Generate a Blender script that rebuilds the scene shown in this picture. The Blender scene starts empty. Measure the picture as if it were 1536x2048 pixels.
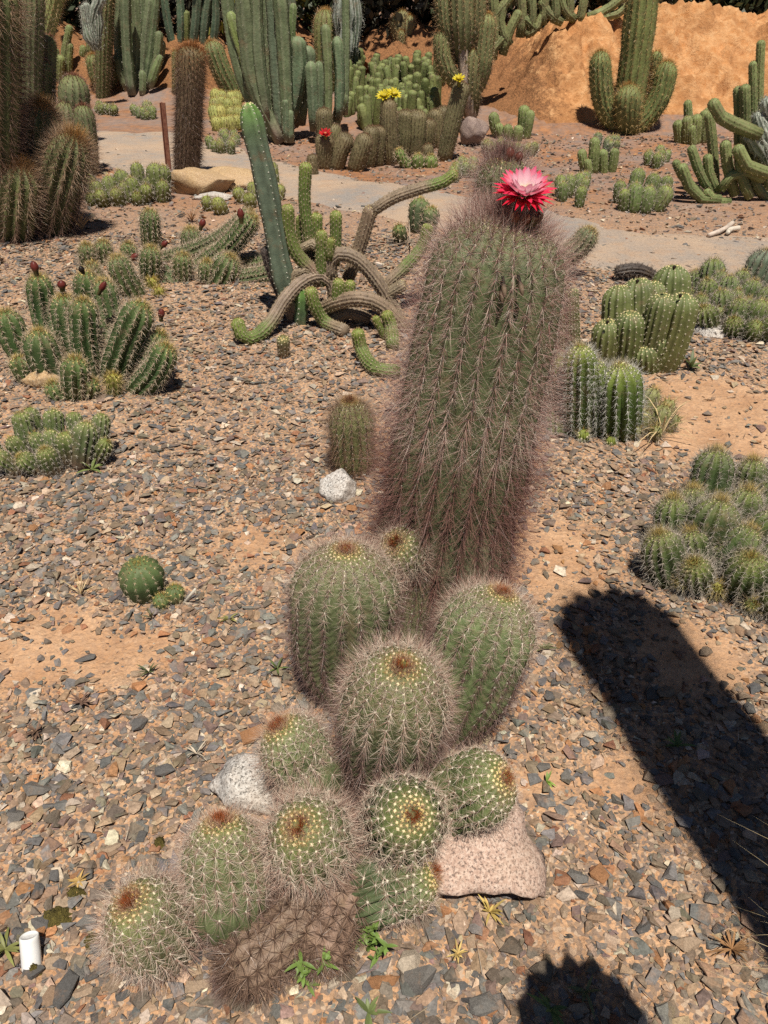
import bpy, bmesh, math, random
import numpy as np
from mathutils import Vector

# ------------------------------------------------------------------ camera, world, sun, exposure
SC = bpy.context.scene
COL = SC.collection
rng = np.random.default_rng(11)
random.seed(5)
FPX, PITCH, CAMH = 1540.0, math.radians(35.6), 1.6
cd = bpy.data.cameras.new('camera')
cam = bpy.data.objects.new('camera', cd)
COL.objects.link(cam)
cam.location = (0, 0, CAMH)
cam.rotation_euler = (math.pi / 2 - PITCH, 0, 0)
cd.sensor_fit = 'VERTICAL'
cd.angle_y = 2 * math.atan(1024 / FPX)
cd.clip_start, cd.clip_end = 0.02, 600
SC.camera = cam

SUN_EL, SUN_AZ = math.radians(69), math.radians(9)      # azimuth: degrees east of straight behind the camera
to_sun = Vector((math.sin(SUN_AZ) * math.cos(SUN_EL), -math.cos(SUN_AZ) * math.cos(SUN_EL), math.sin(SUN_EL)))
W = bpy.data.worlds.new('World')
SC.world = W
W.use_nodes = True
nt = W.node_tree
sky = nt.nodes.new('ShaderNodeTexSky')
sky.sky_type = 'NISHITA'
sky.sun_disc = False
sky.altitude, sky.air_density = 1500, 0.75
sky.sun_elevation = SUN_EL
sky.sun_rotation = math.atan2(to_sun.x, to_sun.y)
bg = nt.nodes['Background']
bg.inputs[1].default_value = 0.05
nt.links.new(sky.outputs[0], bg.inputs[0])
sl = bpy.data.lights.new('sun', 'SUN')
sl.energy, sl.angle, sl.color = 5.0, math.radians(0.53), (1.0, 0.93, 0.82)
so = bpy.data.objects.new('sun', sl)
COL.objects.link(so)
so.rotation_euler = (-to_sun).to_track_quat('-Z', 'Y').to_euler()
SC.view_settings.view_transform = 'Standard'
SC.view_settings.look = 'None'
SC.view_settings.exposure = 0.22
SC.view_settings.gamma = 1.0
SC.cycles.use_denoising = False
SC.cycles.max_bounces = 5
SC.cycles.diffuse_bounces = 3
SC.cycles.transparent_max_bounces = 4

# ------------------------------------------------------------------ helpers
def hsh(ix, iy, s):
    v = np.sin(ix * 127.1 + iy * 311.7 + s * 74.7) * 43758.5453
    return v - np.floor(v)

def vn(x, y, s=0.0):
    x = np.asarray(x, float); y = np.asarray(y, float)
    ix, iy = np.floor(x), np.floor(y)
    fx, fy = x - ix, y - iy
    fx = fx * fx * (3 - 2 * fx); fy = fy * fy * (3 - 2 * fy)
    a = hsh(ix, iy, s); b = hsh(ix + 1, iy, s); c = hsh(ix, iy + 1, s); d = hsh(ix + 1, iy + 1, s)
    return (a * (1 - fx) + b * fx) * (1 - fy) + (c * (1 - fx) + d * fx) * fy

def fbm(x, y, s=0.0, o=4):
    v = 0; a = 0.5
    for i in range(o):
        v = v + a * vn(x * 2 ** i, y * 2 ** i, s + i * 3.1); a *= 0.5
    return v

def sm(t):
    t = np.clip(t, 0, 1)
    return t * t * (3 - 2 * t)

def H(x, y):
    x = np.asarray(x, float); y = np.asarray(y, float)
    h = 0.03 * (vn(x * 1.3, y * 1.3, 2) - 0.5) + 0.06 * (vn(x * 0.35, y * 0.35, 5) - 0.5)
    far = sm((y - 2.5) / 6)
    h = h * (0.5 + far)
    wob = 0.5 * (vn(x * 0.7, 0 * x, 9) - 0.5)
    bank = 0.72 * sm((y - 12.2 - wob) / 1.3)
    xl = 1.0 + 0.10 * (y - 9.5) + 0.3 * (vn(y * 1.1, x * 0 + 3, 4) - 0.5)
    mound = 1.0 * sm((y - 9.45 - wob) / 1.9) * sm((x - xl) / 1.25) * (1 - 0.3 * sm((y - 11.5) / 1.6))
    slope = 0.5 * sm((y - 9.3) / 3.2) * np.exp(-((x - 0.3) / 1.3) ** 2)
    return h + np.maximum(bank, mound + slope * (1 - mound))

cP, sP = math.cos(PITCH), math.sin(PITCH)
def ray(px, py):
    u, v = (px - 768) / FPX, (1024 - py) / FPX
    return np.array([u, cP + v * sP, -sP + v * cP])

CAMP = np.array([0, 0, CAMH])
_ts = np.concatenate([np.arange(0.6, 5, 0.004), np.arange(5, 30, 0.015)])
def G(px, py, z=0.0):
    d = ray(px, py)
    P = CAMP + _ts[:, None] * d
    below = P[:, 2] < H(P[:, 0], P[:, 1]) + z
    i = int(np.argmax(below)) if below.any() else len(_ts) - 1
    return P[i]

def U(px, py, Y):
    d = ray(px, py)
    return CAMP + d * (Y / d[1])

def depth(P):
    return P[1] * cP + (CAMH - P[2]) * sP

def onpath(P):
    return Vector((P[0], P[1], float(H(P[0], P[1]))))

def mk_mesh(name, V, quads=None, tris=None, col=None, smooth=True):
    me = bpy.data.meshes.new(name)
    V = np.asarray(V, np.float32)
    nq = 0 if quads is None else len(quads)
    ntr = 0 if tris is None else len(tris)
    me.vertices.add(len(V)); me.vertices.foreach_set('co', V.ravel())
    me.loops.add(nq * 4 + ntr * 3); me.polygons.add(nq + ntr)
    li = []
    if nq: li.append(np.asarray(quads).ravel())
    if ntr: li.append(np.asarray(tris).ravel())
    me.loops.foreach_set('vertex_index', np.concatenate(li).astype(np.int32))
    st = np.concatenate([np.arange(nq) * 4, nq * 4 + np.arange(ntr) * 3]).astype(np.int32)
    me.polygons.foreach_set('loop_start', st)
    me.polygons.foreach_set('use_smooth', np.full(nq + ntr, smooth))
    me.update(calc_edges=True)
    if col is not None:
        at = me.attributes.new('Col', 'FLOAT_COLOR', 'POINT')
        c = np.ones((len(V), 4), np.float32); c[:, :3] = col
        at.data.foreach_set('color', c.ravel())
    return me

def ob(name, me, mat, parent=None, kind=None, label=None):
    o = bpy.data.objects.new(name, me)
    COL.objects.link(o)
    if me is not None and mat is not None and not me.materials:
        me.materials.append(mat)
    if parent is not None: o.parent = parent
    if kind: o['kind'] = kind
    if label: o['label'] = label
    return o

def thing(name, label, cat, loc=None, group=None):
    o = bpy.data.objects.new(name, None)
    COL.objects.link(o)
    o.empty_display_size = 0.1
    if loc is not None: o.location = loc
    o['label'] = label; o['category'] = cat
    if group: o['group'] = group
    return o

def tag(o, label, cat, group=None):
    o['label'] = label; o['category'] = cat
    if group: o['group'] = group
    return o

# ------------------------------------------------------------------ materials
def mat(name):
    m = bpy.data.materials.new(name); m.use_nodes = True
    return m, m.node_tree, m.node_tree.nodes['Principled BSDF']

def N(nt, t, **k):
    n = nt.nodes.new('ShaderNode' + t)
    for a, b in k.items(): setattr(n, a, b)
    return n

def noise(nt, scale, detail=4, rough=0.6, vec=None):
    n = N(nt, 'TexNoise'); n.inputs['Scale'].default_value = scale
    n.inputs['Detail'].default_value = detail; n.inputs['Roughness'].default_value = rough
    if vec is not None: nt.links.new(vec, n.inputs['Vector'])
    return n

def ramp(nt, src, stops, interp='LINEAR'):
    r = N(nt, 'ValToRGB'); r.color_ramp.interpolation = interp
    e = r.color_ramp.elements
    while len(e) < len(stops): e.new(0.5)
    for i, (p, c) in enumerate(stops):
        e[i].position = p
        e[i].color = (*c, 1) if isinstance(c, tuple) else (c, c, c, 1)
    nt.links.new(src, r.inputs[0])
    return r.outputs[0]

def mixc(nt, a, b, f, mode='MIX'):
    m = N(nt, 'Mix', data_type='RGBA', blend_type=mode)
    for v, i in ((f, 0), (a, 6), (b, 7)):
        if isinstance(v, (int, float)): m.inputs[i].default_value = v
        elif isinstance(v, tuple): m.inputs[i].default_value = (*v, 1)
        else: nt.links.new(v, m.inputs[i])
    return m.outputs[2]

def bump(nt, h, strength, dist, out, prev=None):
    b = N(nt, 'Bump'); b.inputs['Strength'].default_value = strength; b.inputs['Distance'].default_value = dist
    nt.links.new(h, b.inputs['Height'])
    if prev is not None: nt.links.new(prev, b.inputs['Normal'])
    if out is not None: nt.links.new(b.outputs[0], out)
    return b.outputs[0]

def obj_coord(nt):
    return N(nt, 'TexCoord').outputs['Object']

def attr_mat(name, rough, var=0.35, nscale=25, bstr=0.0, bscale=120, bdist=0.002, spec=0.35, trans=0.0, scar=0):
    m, t, b = mat(name)
    a = N(t, 'Attribute', attribute_name='Col').outputs['Color']
    co = obj_coord(t)
    n1 = noise(t, nscale, 5, 0.65, co)
    v = ramp(t, n1.outputs[0], [(0.25, 1 - var), (0.75, 1 + var * 0.6)])
    c = mixc(t, a, v, 1.0, 'MULTIPLY')
    if scar:
        n3 = noise(t, scar, 6, 0.72, co)
        c = mixc(t, c, (0.20, 0.145, 0.085), ramp(t, n3.outputs[0], [(0.56, 0.0), (0.68, 0.65)]))
    t.links.new(c, b.inputs['Base Color'])
    b.inputs['Roughness'].default_value = rough
    b.inputs['Specular IOR Level'].default_value = spec
    if bstr:
        n2 = noise(t, bscale, 4, 0.6, co)
        bump(t, n2.outputs[0], bstr, bdist, b.inputs['Normal'])
    if trans:
        tr = N(t, 'BsdfTranslucent'); t.links.new(c, tr.inputs[0])
        mx = N(t, 'MixShader'); mx.inputs[0].default_value = trans
        t.links.new(b.outputs[0], mx.inputs[1]); t.links.new(tr.outputs[0], mx.inputs[2])
        t.links.new(mx.outputs[0], t.nodes['Material Output'].inputs[0])
    return m

M_stem = attr_mat('cactus_skin', 0.55, 0.45, 22, 0.5, 160, 0.003, 0.3, scar=14)
M_far = attr_mat('cactus_skin_far', 0.6, 0.5, 9, 0.5, 40, 0.012, 0.25, scar=6)
M_spine = attr_mat('spine', 0.42, 0.0, 10, 0.0, spec=0.45)
M_wool = attr_mat('areole_wool', 0.9, 0.25, 200)
M_stone = attr_mat('stone', 0.78, 0.42, 90, 0.6, 130, 0.004, 0.3)
t_ = M_stone.node_tree; bs_ = t_.nodes['Principled BSDF']
src_ = bs_.inputs['Base Color'].links[0].from_socket
geo_ = N(t_, 'NewGeometry').outputs['Position']
sn_ = noise(t_, 17, 5, 0.7, geo_); sn2_ = noise(t_, 260, 3, 0.7, geo_)
st_ = mixc(t_, src_, (0.36, 0.21, 0.12), ramp(t_, sn_.outputs[0], [(0.54, 0.0), (0.70, 0.6)]))
st_ = mixc(t_, st_, ramp(t_, sn2_.outputs[0], [(0.3, 0.72), (0.7, 1.22)]), 1.0, 'MULTIPLY')
t_.links.new(st_, bs_.inputs['Base Color'])
M_petal = attr_mat('petal', 0.42, 0.12, 60, 0.0, spec=0.3, trans=0.35)
M_leaf = attr_mat('weed_leaf', 0.5, 0.3, 40, 0.0, spec=0.35, trans=0.25)
M_dry = attr_mat('dry_stalk', 0.75, 0.3, 60)
M_bark = attr_mat('bark', 0.9, 0.5, 8, 0.8, 20, 0.02)
M_moss = attr_mat('moss', 0.95, 0.75, 110, 1.0, 230, 0.012)

def granite(name, base, dark, pale):
    m, t, b = mat(name)
    co = obj_coord(t)
    n1 = noise(t, 170, 3, 0.75, co); n2 = noise(t, 110, 3, 0.7, co); n3 = noise(t, 7, 4, 0.6, co)
    c = mixc(t, base, pale, ramp(t, n2.outputs[0], [(0.45, 0.0), (0.58, 1.0)]))
    c = mixc(t, c, dark, ramp(t, n1.outputs[0], [(0.52, 0.0), (0.60, 0.85)]))
    c = mixc(t, c, (0.5, 0.36, 0.25), ramp(t, n3.outputs[0], [(0.45, 0.0), (0.75, 0.35)]))
    t.links.new(c, b.inputs['Base Color']); b.inputs['Roughness'].default_value = 0.8
    n4 = noise(t, 60, 6, 0.7, co)
    bump(t, n4.outputs[0], 0.7, 0.006, b.inputs['Normal'])
    return m
M_granite = granite('granite_grey', (0.46, 0.42, 0.38), (0.06, 0.055, 0.05), (0.62, 0.59, 0.55))
M_granitep = granite('granite_pink', (0.44, 0.30, 0.235), (0.10, 0.065, 0.055), (0.58, 0.44, 0.36))
M_purple = granite('purple_rock', (0.22, 0.15, 0.13), (0.07, 0.05, 0.05), (0.34, 0.26, 0.22))
M_ochre = granite('ochre_rock', (0.42, 0.27, 0.13), (0.16, 0.10, 0.06), (0.52, 0.38, 0.22))

def ground_mat():
    m, t, b = mat('sandy_gravel_ground')
    geo = N(t, 'NewGeometry').outputs['Position']
    big = noise(t, 0.9, 5, 0.6, geo); mid = noise(t, 6, 5, 0.65, geo); fine = noise(t, 60, 5, 0.7, geo)
    sand = mixc(t, (0.44, 0.245, 0.13), (0.58, 0.36, 0.21), ramp(t, mid.outputs[0], [(0.35, 0.0), (0.65, 1.0)]))
    sand = mixc(t, sand, (0.33, 0.19, 0.115), ramp(t, fine.outputs[0], [(0.5, 0.0), (0.72, 0.75)]))
    # fine chips between the loose stones
    vo = N(t, 'TexVoronoi'); vo.inputs['Scale'].default_value = 125; t.links.new(geo, vo.inputs['Vector'])
    sep = N(t, 'SeparateColor'); t.links.new(vo.outputs['Color'], sep.inputs[0])
    chip = ramp(t, sep.outputs[0], [(0.0, (0.13, 0.12, 0.115)), (0.3, (0.22, 0.165, 0.125)), (0.52, (0.34, 0.22, 0.14)), (0.7, (0.16, 0.145, 0.135)), (0.88, (0.46, 0.36, 0.27))], 'CONSTANT')
    den = N(t, 'Attribute', attribute_name='Col').outputs['Color']
    cmask = ramp(t, den, [(0.35, 0.2), (0.8, 0.75)])
    chm = N(t, 'Math', operation='MULTIPLY'); t.links.new(cmask, chm.inputs[0])
    t.links.new(ramp(t, sep.outputs[1], [(0.24, 0.0), (0.32, 1.0)]), chm.inputs[1])
    c = mixc(t, sand, chip, chm.outputs[0])
    # the beds beyond the path: rusty brown soil with grey gravel drifts
    sx = N(t, 'SeparateXYZ'); t.links.new(geo, sx.inputs[0])
    farn = noise(t, 1.1, 8, 0.78, geo); farn2 = noise(t, 12, 7, 0.78, geo)
    soil = mixc(t, (0.42, 0.195, 0.085), (0.20, 0.105, 0.062), ramp(t, farn2.outputs[0], [(0.36, 0.0), (0.62, 1.0)]))
    soil = mixc(t, soil, (0.23, 0.205, 0.195), ramp(t, farn.outputs[0], [(0.40, 0.0), (0.66, 0.85)]))
    fm = N(t, 'MapRange'); fm.inputs[1].default_value = 5.2; fm.inputs[2].default_value = 7.2
    t.links.new(sx.outputs[1], fm.inputs[0])
    c = mixc(t, c, soil, fm.outputs[0])
    t.links.new(c, b.inputs['Base Color']); b.inputs['Roughness'].default_value = 0.92
    b.inputs['Specular IOR Level'].default_value = 0.2
    b1 = bump(t, vo.outputs['Distance'], -0.5, 0.006, None)
    bump(t, mid.outputs[0], 0.9, 0.05, b.inputs['Normal'], bump(t, fine.outputs[0], 0.6, 0.012, None, b1))
    return m
M_ground = ground_mat()

def path_mat():
    m, t, b = mat('path_gravel')
    geo = N(t, 'NewGeometry').outputs['Position']
    a = noise(t, 1.3, 6, 0.7, geo); f = noise(t, 70, 5, 0.8, geo); g = noise(t, 7, 6, 0.7, geo)
    c = mixc(t, (0.30, 0.265, 0.235), (0.46, 0.335, 0.235), ramp(t, a.outputs[0], [(0.36, 0.0), (0.60, 1.0)]))
    c = mixc(t, c, (0.44, 0.28, 0.17), ramp(t, g.outputs[0], [(0.5, 0.0), (0.68, 0.7)]))
    c = mixc(t, c, (0.13, 0.12, 0.12), ramp(t, f.outputs[0], [(0.52, 0.0), (0.68, 0.7)]))
    c = mixc(t, c, (0.6, 0.53, 0.45), ramp(t, f.outputs[0], [(0.28, 0.7), (0.42, 0.0)]))
    t.links.new(c, b.inputs['Base Color']); b.inputs['Roughness'].default_value = 0.95
    bump(t, f.outputs[0], 0.8, 0.012, b.inputs['Normal'], bump(t, g.outputs[0], 0.5, 0.04, None))
    return m
M_path = path_mat()

def mound_mat():
    m, t, b = mat('orange_clay')
    geo = N(t, 'NewGeometry').outputs['Position']
    a = noise(t, 1.1, 5, 0.62, geo); f = noise(t, 11, 6, 0.7, geo); g = noise(t, 45, 4, 0.7, geo)
    c = mixc(t, (0.47, 0.215, 0.08), (0.62, 0.36, 0.175), ramp(t, f.outputs[0], [(0.36, 0.0), (0.64, 1.0)]))
    c = mixc(t, c, (0.56, 0.24, 0.085), ramp(t, a.outputs[0], [(0.50, 0.0), (0.68, 0.75)]))
    c = mixc(t, c, (0.30, 0.14, 0.06), ramp(t, g.outputs[0], [(0.62, 0.0), (0.8, 0.45)]))
    a2 = noise(t, 3.2, 7, 0.7, geo)
    c = mixc(t, c, (0.36, 0.165, 0.065), ramp(t, a2.outputs[0], [(0.44, 0.0), (0.60, 0.85)]))
    # dry moss litter on the end slope of the mound
    sx = N(t, 'SeparateXYZ'); t.links.new(geo, sx.inputs[0])
    ad = N(t, 'Math', operation='MULTIPLY_ADD'); ad.inputs[1].default_value = 1.6
    t.links.new(f.outputs[0], ad.inputs[0]); t.links.new(sx.outputs[0], ad.inputs[2])
    mr = N(t, 'MapRange'); mr.inputs[1].default_value = 2.95; mr.inputs[2].default_value = 2.65
    t.links.new(ad.outputs[0], mr.inputs[0])
    lit = mixc(t, (0.17, 0.085, 0.04), (0.34, 0.16, 0.07), ramp(t, g.outputs[0], [(0.4, 0.0), (0.62, 1.0)]))
    c = mixc(t, c, lit, mr.outputs[0])
    t.links.new(c, b.inputs['Base Color']); b.inputs['Roughness'].default_value = 0.95
    b.inputs['Specular IOR Level'].default_value = 0.15
    bump(t, f.outputs[0], 0.6, 0.07, b.inputs['Normal'], bump(t, g.outputs[0], 0.5, 0.02, None))
    return m
M_mound = mound_mat()

def plain(name, c, rough=0.5, spec=0.4, var=None, scale=30):
    m, t, b = mat(name)
    b.inputs['Roughness'].default_value = rough; b.inputs['Specular IOR Level'].default_value = spec
    if var:
        n = noise(t, scale, 5, 0.65, obj_coord(t))
        t.links.new(mixc(t, c, var, ramp(t, n.outputs[0], [(0.4, 0.0), (0.65, 1.0)])), b.inputs['Base Color'])
        bump(t, n.outputs[0], 0.4, 0.003, b.inputs['Normal'])
    else:
        b.inputs['Base Color'].default_value = (*c, 1)
    return m
M_rust = plain('rusty_steel', (0.16, 0.055, 0.035), 0.8, 0.3, (0.28, 0.13, 0.08), 25)
M_plastic = plain('white_plastic', (0.80, 0.80, 0.79), 0.4, 0.5, (0.72, 0.71, 0.68), 20)

# ------------------------------------------------------------------ the setting: ground, path, mound, gravel
def axis(lo, hi, c, n, k):
    u = np.linspace(-1, 1, n)
    s = np.sinh(k * u) / math.sinh(k)
    return np.where(s < 0, c + s * (c - lo), c + s * (hi - c))

def grid(xs, ys, hf):
    X, Y = np.meshgrid(xs, ys)
    V = np.stack([X, Y, hf(X, Y)], -1).reshape(-1, 3)
    n, mm = len(ys), len(xs)
    i = (np.arange(n - 1)[:, None] * mm + np.arange(mm - 1)[None, :]).ravel()
    return V, np.stack([i, i + 1, i + mm + 1, i + mm], -1)

def Hg(x, y):
    h = H(x, y)
    inside = sm((x + 12) / 0.5) * sm((9 - x) / 0.5) * sm((y - 9) / 0.2) * sm((14.4 - y) / 0.3)
    inside = inside * np.maximum(sm((x - 0.3) / 0.2), sm((y - 11.8) / 0.2) * sm((0.8 - x) / 0.1))
    return h - 0.32 * inside * sm((h - 0.16) / 0.1)
V, Q = grid(axis(-220, 220, 0, 240, 6.2), axis(-180, 260, 4.0, 300, 6.0), Hg)
ground = ob('ground', mk_mesh('ground', V, Q), M_ground, kind='structure')

# path: from the far bend on one side to the near bed on the other
pc = [(-60, 285), (150, 285), (270, 292), (400, 335), (560, 368), (700, 385), (850, 410), (1000, 440), (1150, 485), (1320, 505), (1536, 512), (1800, 520)]
pw = [1.75, 1.75, 1.7, 1.5, 1.25, 1.05, 1.0, 1.05, 1.05, 1.0, 0.95, 0.95]
pp = np.array([G(a, b)[:2] for a, b in pc])
s = np.linspace(0, len(pp) - 1, 420)
cx = np.interp(s, range(len(pp)), pp[:, 0]); cy = np.interp(s, range(len(pp)), pp[:, 1]); wd = np.interp(s, range(len(pp)), pw)
kern = np.ones(25) / 25
def smooth1(a):
    b = np.convolve(np.pad(a, 12, mode='edge'), kern, 'valid'); return b
cx, cy = smooth1(cx), smooth1(cy)
tx, ty = np.gradient(cx), np.gradient(cy); l = np.hypot(tx, ty); tx, ty = tx / l, ty / l
rows = 9
V = []
for j in range(rows):
    f = j / (rows - 1) * 2 - 1
    e = f * wd * 0.5 * (1 + 0.9 * (fbm(s * 0.7, s * 0 + (f > 0) * 7.0, 3) - 0.45) * abs(f) + 0.25 * (vn(s * 4.5, s * 0 + (f > 0) * 3.0, 8) - 0.5) * abs(f))
    x, y = cx - ty * e, cy + tx * e
    V.append(np.stack([x, y, H(x, y) + 0.012 - 0.022 * abs(f) ** 6], -1))
V = np.stack(V, 1).reshape(-1, 3)
i = (np.arange(419)[:, None] * rows + np.arange(rows - 1)[None, :]).ravel()
ob('path', mk_mesh('path', V, np.stack([i, i + rows, i + rows + 1, i + 1], -1)), M_path, kind='structure')

def Hm(x, y):
    h = H(x, y)
    rd = 1 - np.abs(2 * vn(x * 1.7 + 0.5 * y, y * 1.1, 51) - 1)
    r = (fbm(x * 2.2 + 0.3 * y, y * 2.0, 21) - 0.47) * 0.5 - 0.2 * rd ** 4 + 0.04 + (fbm(x * 6, y * 6, 31) - 0.47) * 0.36
    g = sm((h - 0.12) / 0.25)
    edge = 0.06 * sm((h - 0.08) / 0.1) - 0.03
    return h + edge + r * g + 0.012 * g
V, Q = grid(np.linspace(0.2, 9, 270), np.linspace(9.0, 14.5, 165), Hm)
ob('earth_mound', mk_mesh('earth_mound', V, Q), M_mound, kind='structure')
V, Q = grid(np.linspace(-12, 0.9, 180), np.linspace(11.7, 15.5, 50), Hm)
ob('earth_bank', mk_mesh('earth_bank', V, Q), M_mound, kind='structure')

# stones
def hull(npts, seed, flat=0.38):
    r = np.random.default_rng(seed)
    bm = bmesh.new()
    p = r.normal(size=(npts, 3)); p /= np.linalg.norm(p, axis=1)[:, None]
    p *= r.uniform(0.8, 1.05, (npts, 1))
    p *= np.array([1.0, r.uniform(0.6, 0.9), flat * r.uniform(0.75, 1.35)])
    for q in p: bm.verts.new(q)
    g = bmesh.ops.convex_hull(bm, input=bm.verts[:])
    bmesh.ops.delete(bm, geom=[e for e in g['geom_interior'] if isinstance(e, bmesh.types.BMVert)], context='VERTS')
    bmesh.ops.triangulate(bm, faces=bm.faces[:])
    bm.verts.index_update()
    Vv = np.array([v.co for v in bm.verts]); T = np.array([[v.index for v in f.verts] for f in bm.faces])
    bm.free()
    return Vv, T

PAL = np.array([(0.105, 0.112, 0.122), (0.14, 0.146, 0.158), (0.18, 0.18, 0.182), (0.17, 0.145, 0.12), (0.24, 0.185, 0.14),
                (0.34, 0.235, 0.165), (0.47, 0.36, 0.27), (0.40, 0.20, 0.095), (0.29, 0.13, 0.075), (0.58, 0.51, 0.43), (0.20, 0.205, 0.21), (0.21, 0.15, 0.14)])
PW = np.array([9, 10, 9, 15, 16, 13, 14, 4.5, 3, 8, 9, 7.0])
PAL = (PAL * 0.85 + np.array([[0.20, 0.16, 0.13]]) * 0.15) * np.array([[0.98, 0.93, 0.85]]); PW /= PW.sum()
PATCH = [(110, 1250, 0.22), (330, 1290, 0.16), (60, 1330, 0.2), (250, 1010, 0.1), (1390, 850, 0.5), (1480, 830, 0.4), (1100, 1090, 0.22), (1120, 1180, 0.12), (520, 1110, 0.16),
         (470, 1060, 0.18), (1350, 1290, 0.12), (640, 1120, 0.1), (1080, 1560, 0.09), (1400, 1330, 0.14), (1250, 1560, 0.08), (310, 1980, 0.06), (1130, 1850, 0.05), (230, 1330, 0.12)]
PATCHW = [(*G(a, b)[:2], r) for a, b, r in PATCH]

def path_dist(x, y):
    d = np.full(x.shape, 9.0)
    for k in range(0, 420, 12):
        d = np.minimum(d, np.hypot(x - cx[k], y - cy[k]) - wd[k] * 0.5)
    return d

def density(x, y):
    d = 0.52 + 1.15 * fbm(x * 1.4 + 4, y * 1.4, 13, 3)
    for a, b, r in PATCHW:
        d = d - 0.75 * np.exp(-(((x - a) / r) ** 2 + ((y - b) / (r * 0.8)) ** 2))
    return np.clip(d, 0.12, 1)

gv = np.empty(len(ground.data.vertices) * 3, np.float32); ground.data.vertices.foreach_get('co', gv); gv = gv.reshape(-1, 3)
ga = ground.data.attributes.new('Col', 'FLOAT_COLOR', 'POINT')
gd = density(gv[:, 0], gv[:, 1]); gc = np.ones((len(gv), 4), np.float32); gc[:, :3] = gd[:, None]
ga.data.foreach_set('color', gc.ravel())

def scatter(n, y0, y1, half, size, npts, nproto, seed, flat=0.4, sig=0.42, zf=0.18, mask=True):
    r = np.random.default_rng(seed)
    Y = np.sqrt(r.uniform((y0 + 1.3) ** 2, (y1 + 1.3) ** 2, n)) - 1.3
    X = r.uniform(-1, 1, n) * (half + (Y + 1.2) * 0.6)
    keep = r.uniform(size=n) < (density(X, Y) if mask else 1)
    pd = path_dist(X, Y); keep &= (pd > r.normal(-0.12, 0.16, n)) | (r.uniform(size=n) < 0.10)
    X, Y = X[keep], Y[keep]; n = len(X)
    sz = size * np.exp(r.normal(0, sig, n)); sz = np.clip(sz, size * 0.35, size * 2.4)
    pid = r.integers(0, nproto, n)
    ci = r.choice(len(PAL), n, p=PW)
    col = PAL[ci] * np.exp(r.normal(0, 0.16, (n, 1))) * np.exp(r.normal(0, 0.03, (n, 3)))
    rz = r.uniform(0, 2 * np.pi, n); tl = r.normal(0, 0.18, n); td = r.uniform(0, 2 * np.pi, n)
    Z = H(X, Y) + sz * (zf + r.uniform(-0.12, 0.12, n) * flat)
    VV, TT, CC = [], [], []; off = 0
    for k in range(nproto):
        hv, ht = hull(npts, seed * 100 + k, flat)
        ix = np.where(pid == k)[0]; m = len(ix)
        if not m: continue
        p = hv[None] * (sz[ix] * 0.5)[:, None, None]
        c, s_ = np.cos(rz[ix])[:, None], np.sin(rz[ix])[:, None]
        x, y = p[..., 0] * c - p[..., 1] * s_, p[..., 0] * s_ + p[..., 1] * c
        z = p[..., 2] + (x * np.cos(td[ix])[:, None] + y * np.sin(td[ix])[:, None]) * np.tan(np.clip(tl[ix], -0.7, 0.7))[:, None]
        P = np.stack([x + X[ix][:, None], y + Y[ix][:, None], z + Z[ix][:, None]], -1).reshape(-1, 3)
        T = (ht[None] + (np.arange(m) * len(hv))[:, None, None]).reshape(-1, 3) + off
        VV.append(P); TT.append(T); CC.append(np.repeat(col[ix], len(hv), 0)); off += len(P)
    return np.concatenate(VV), np.concatenate(TT), np.concatenate(CC)

sets = [scatter(40000, 0.35, 2.6, 0.35, 0.0245, 8, 26, 3, sig=0.5, zf=0.12, flat=0.33), scatter(26000, 0.35, 2.6, 0.35, 0.0125, 6, 10, 4, zf=0.12, sig=0.4),
        scatter(54000, 2.6, 5.6, 0.4, 0.027, 6, 16, 5, sig=0.5, zf=0.12, flat=0.34), scatter(14000, 5.2, 9.6, 0.5, 0.035, 6, 10, 6, zf=0.1)]
off = 0; VV, TT, CC = [], [], []
for a, b, c in sets:
    VV.append(a); TT.append(b + off); CC.append(c); off += len(a)
gr = ob('gravel', mk_mesh('gravel', np.concatenate(VV), None, np.concatenate(TT), np.concatenate(CC), smooth=False), M_stone, kind='stuff')
tag(gr, 'loose grey, brown and tan stone chips covering the sandy bed', 'gravel')

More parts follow.
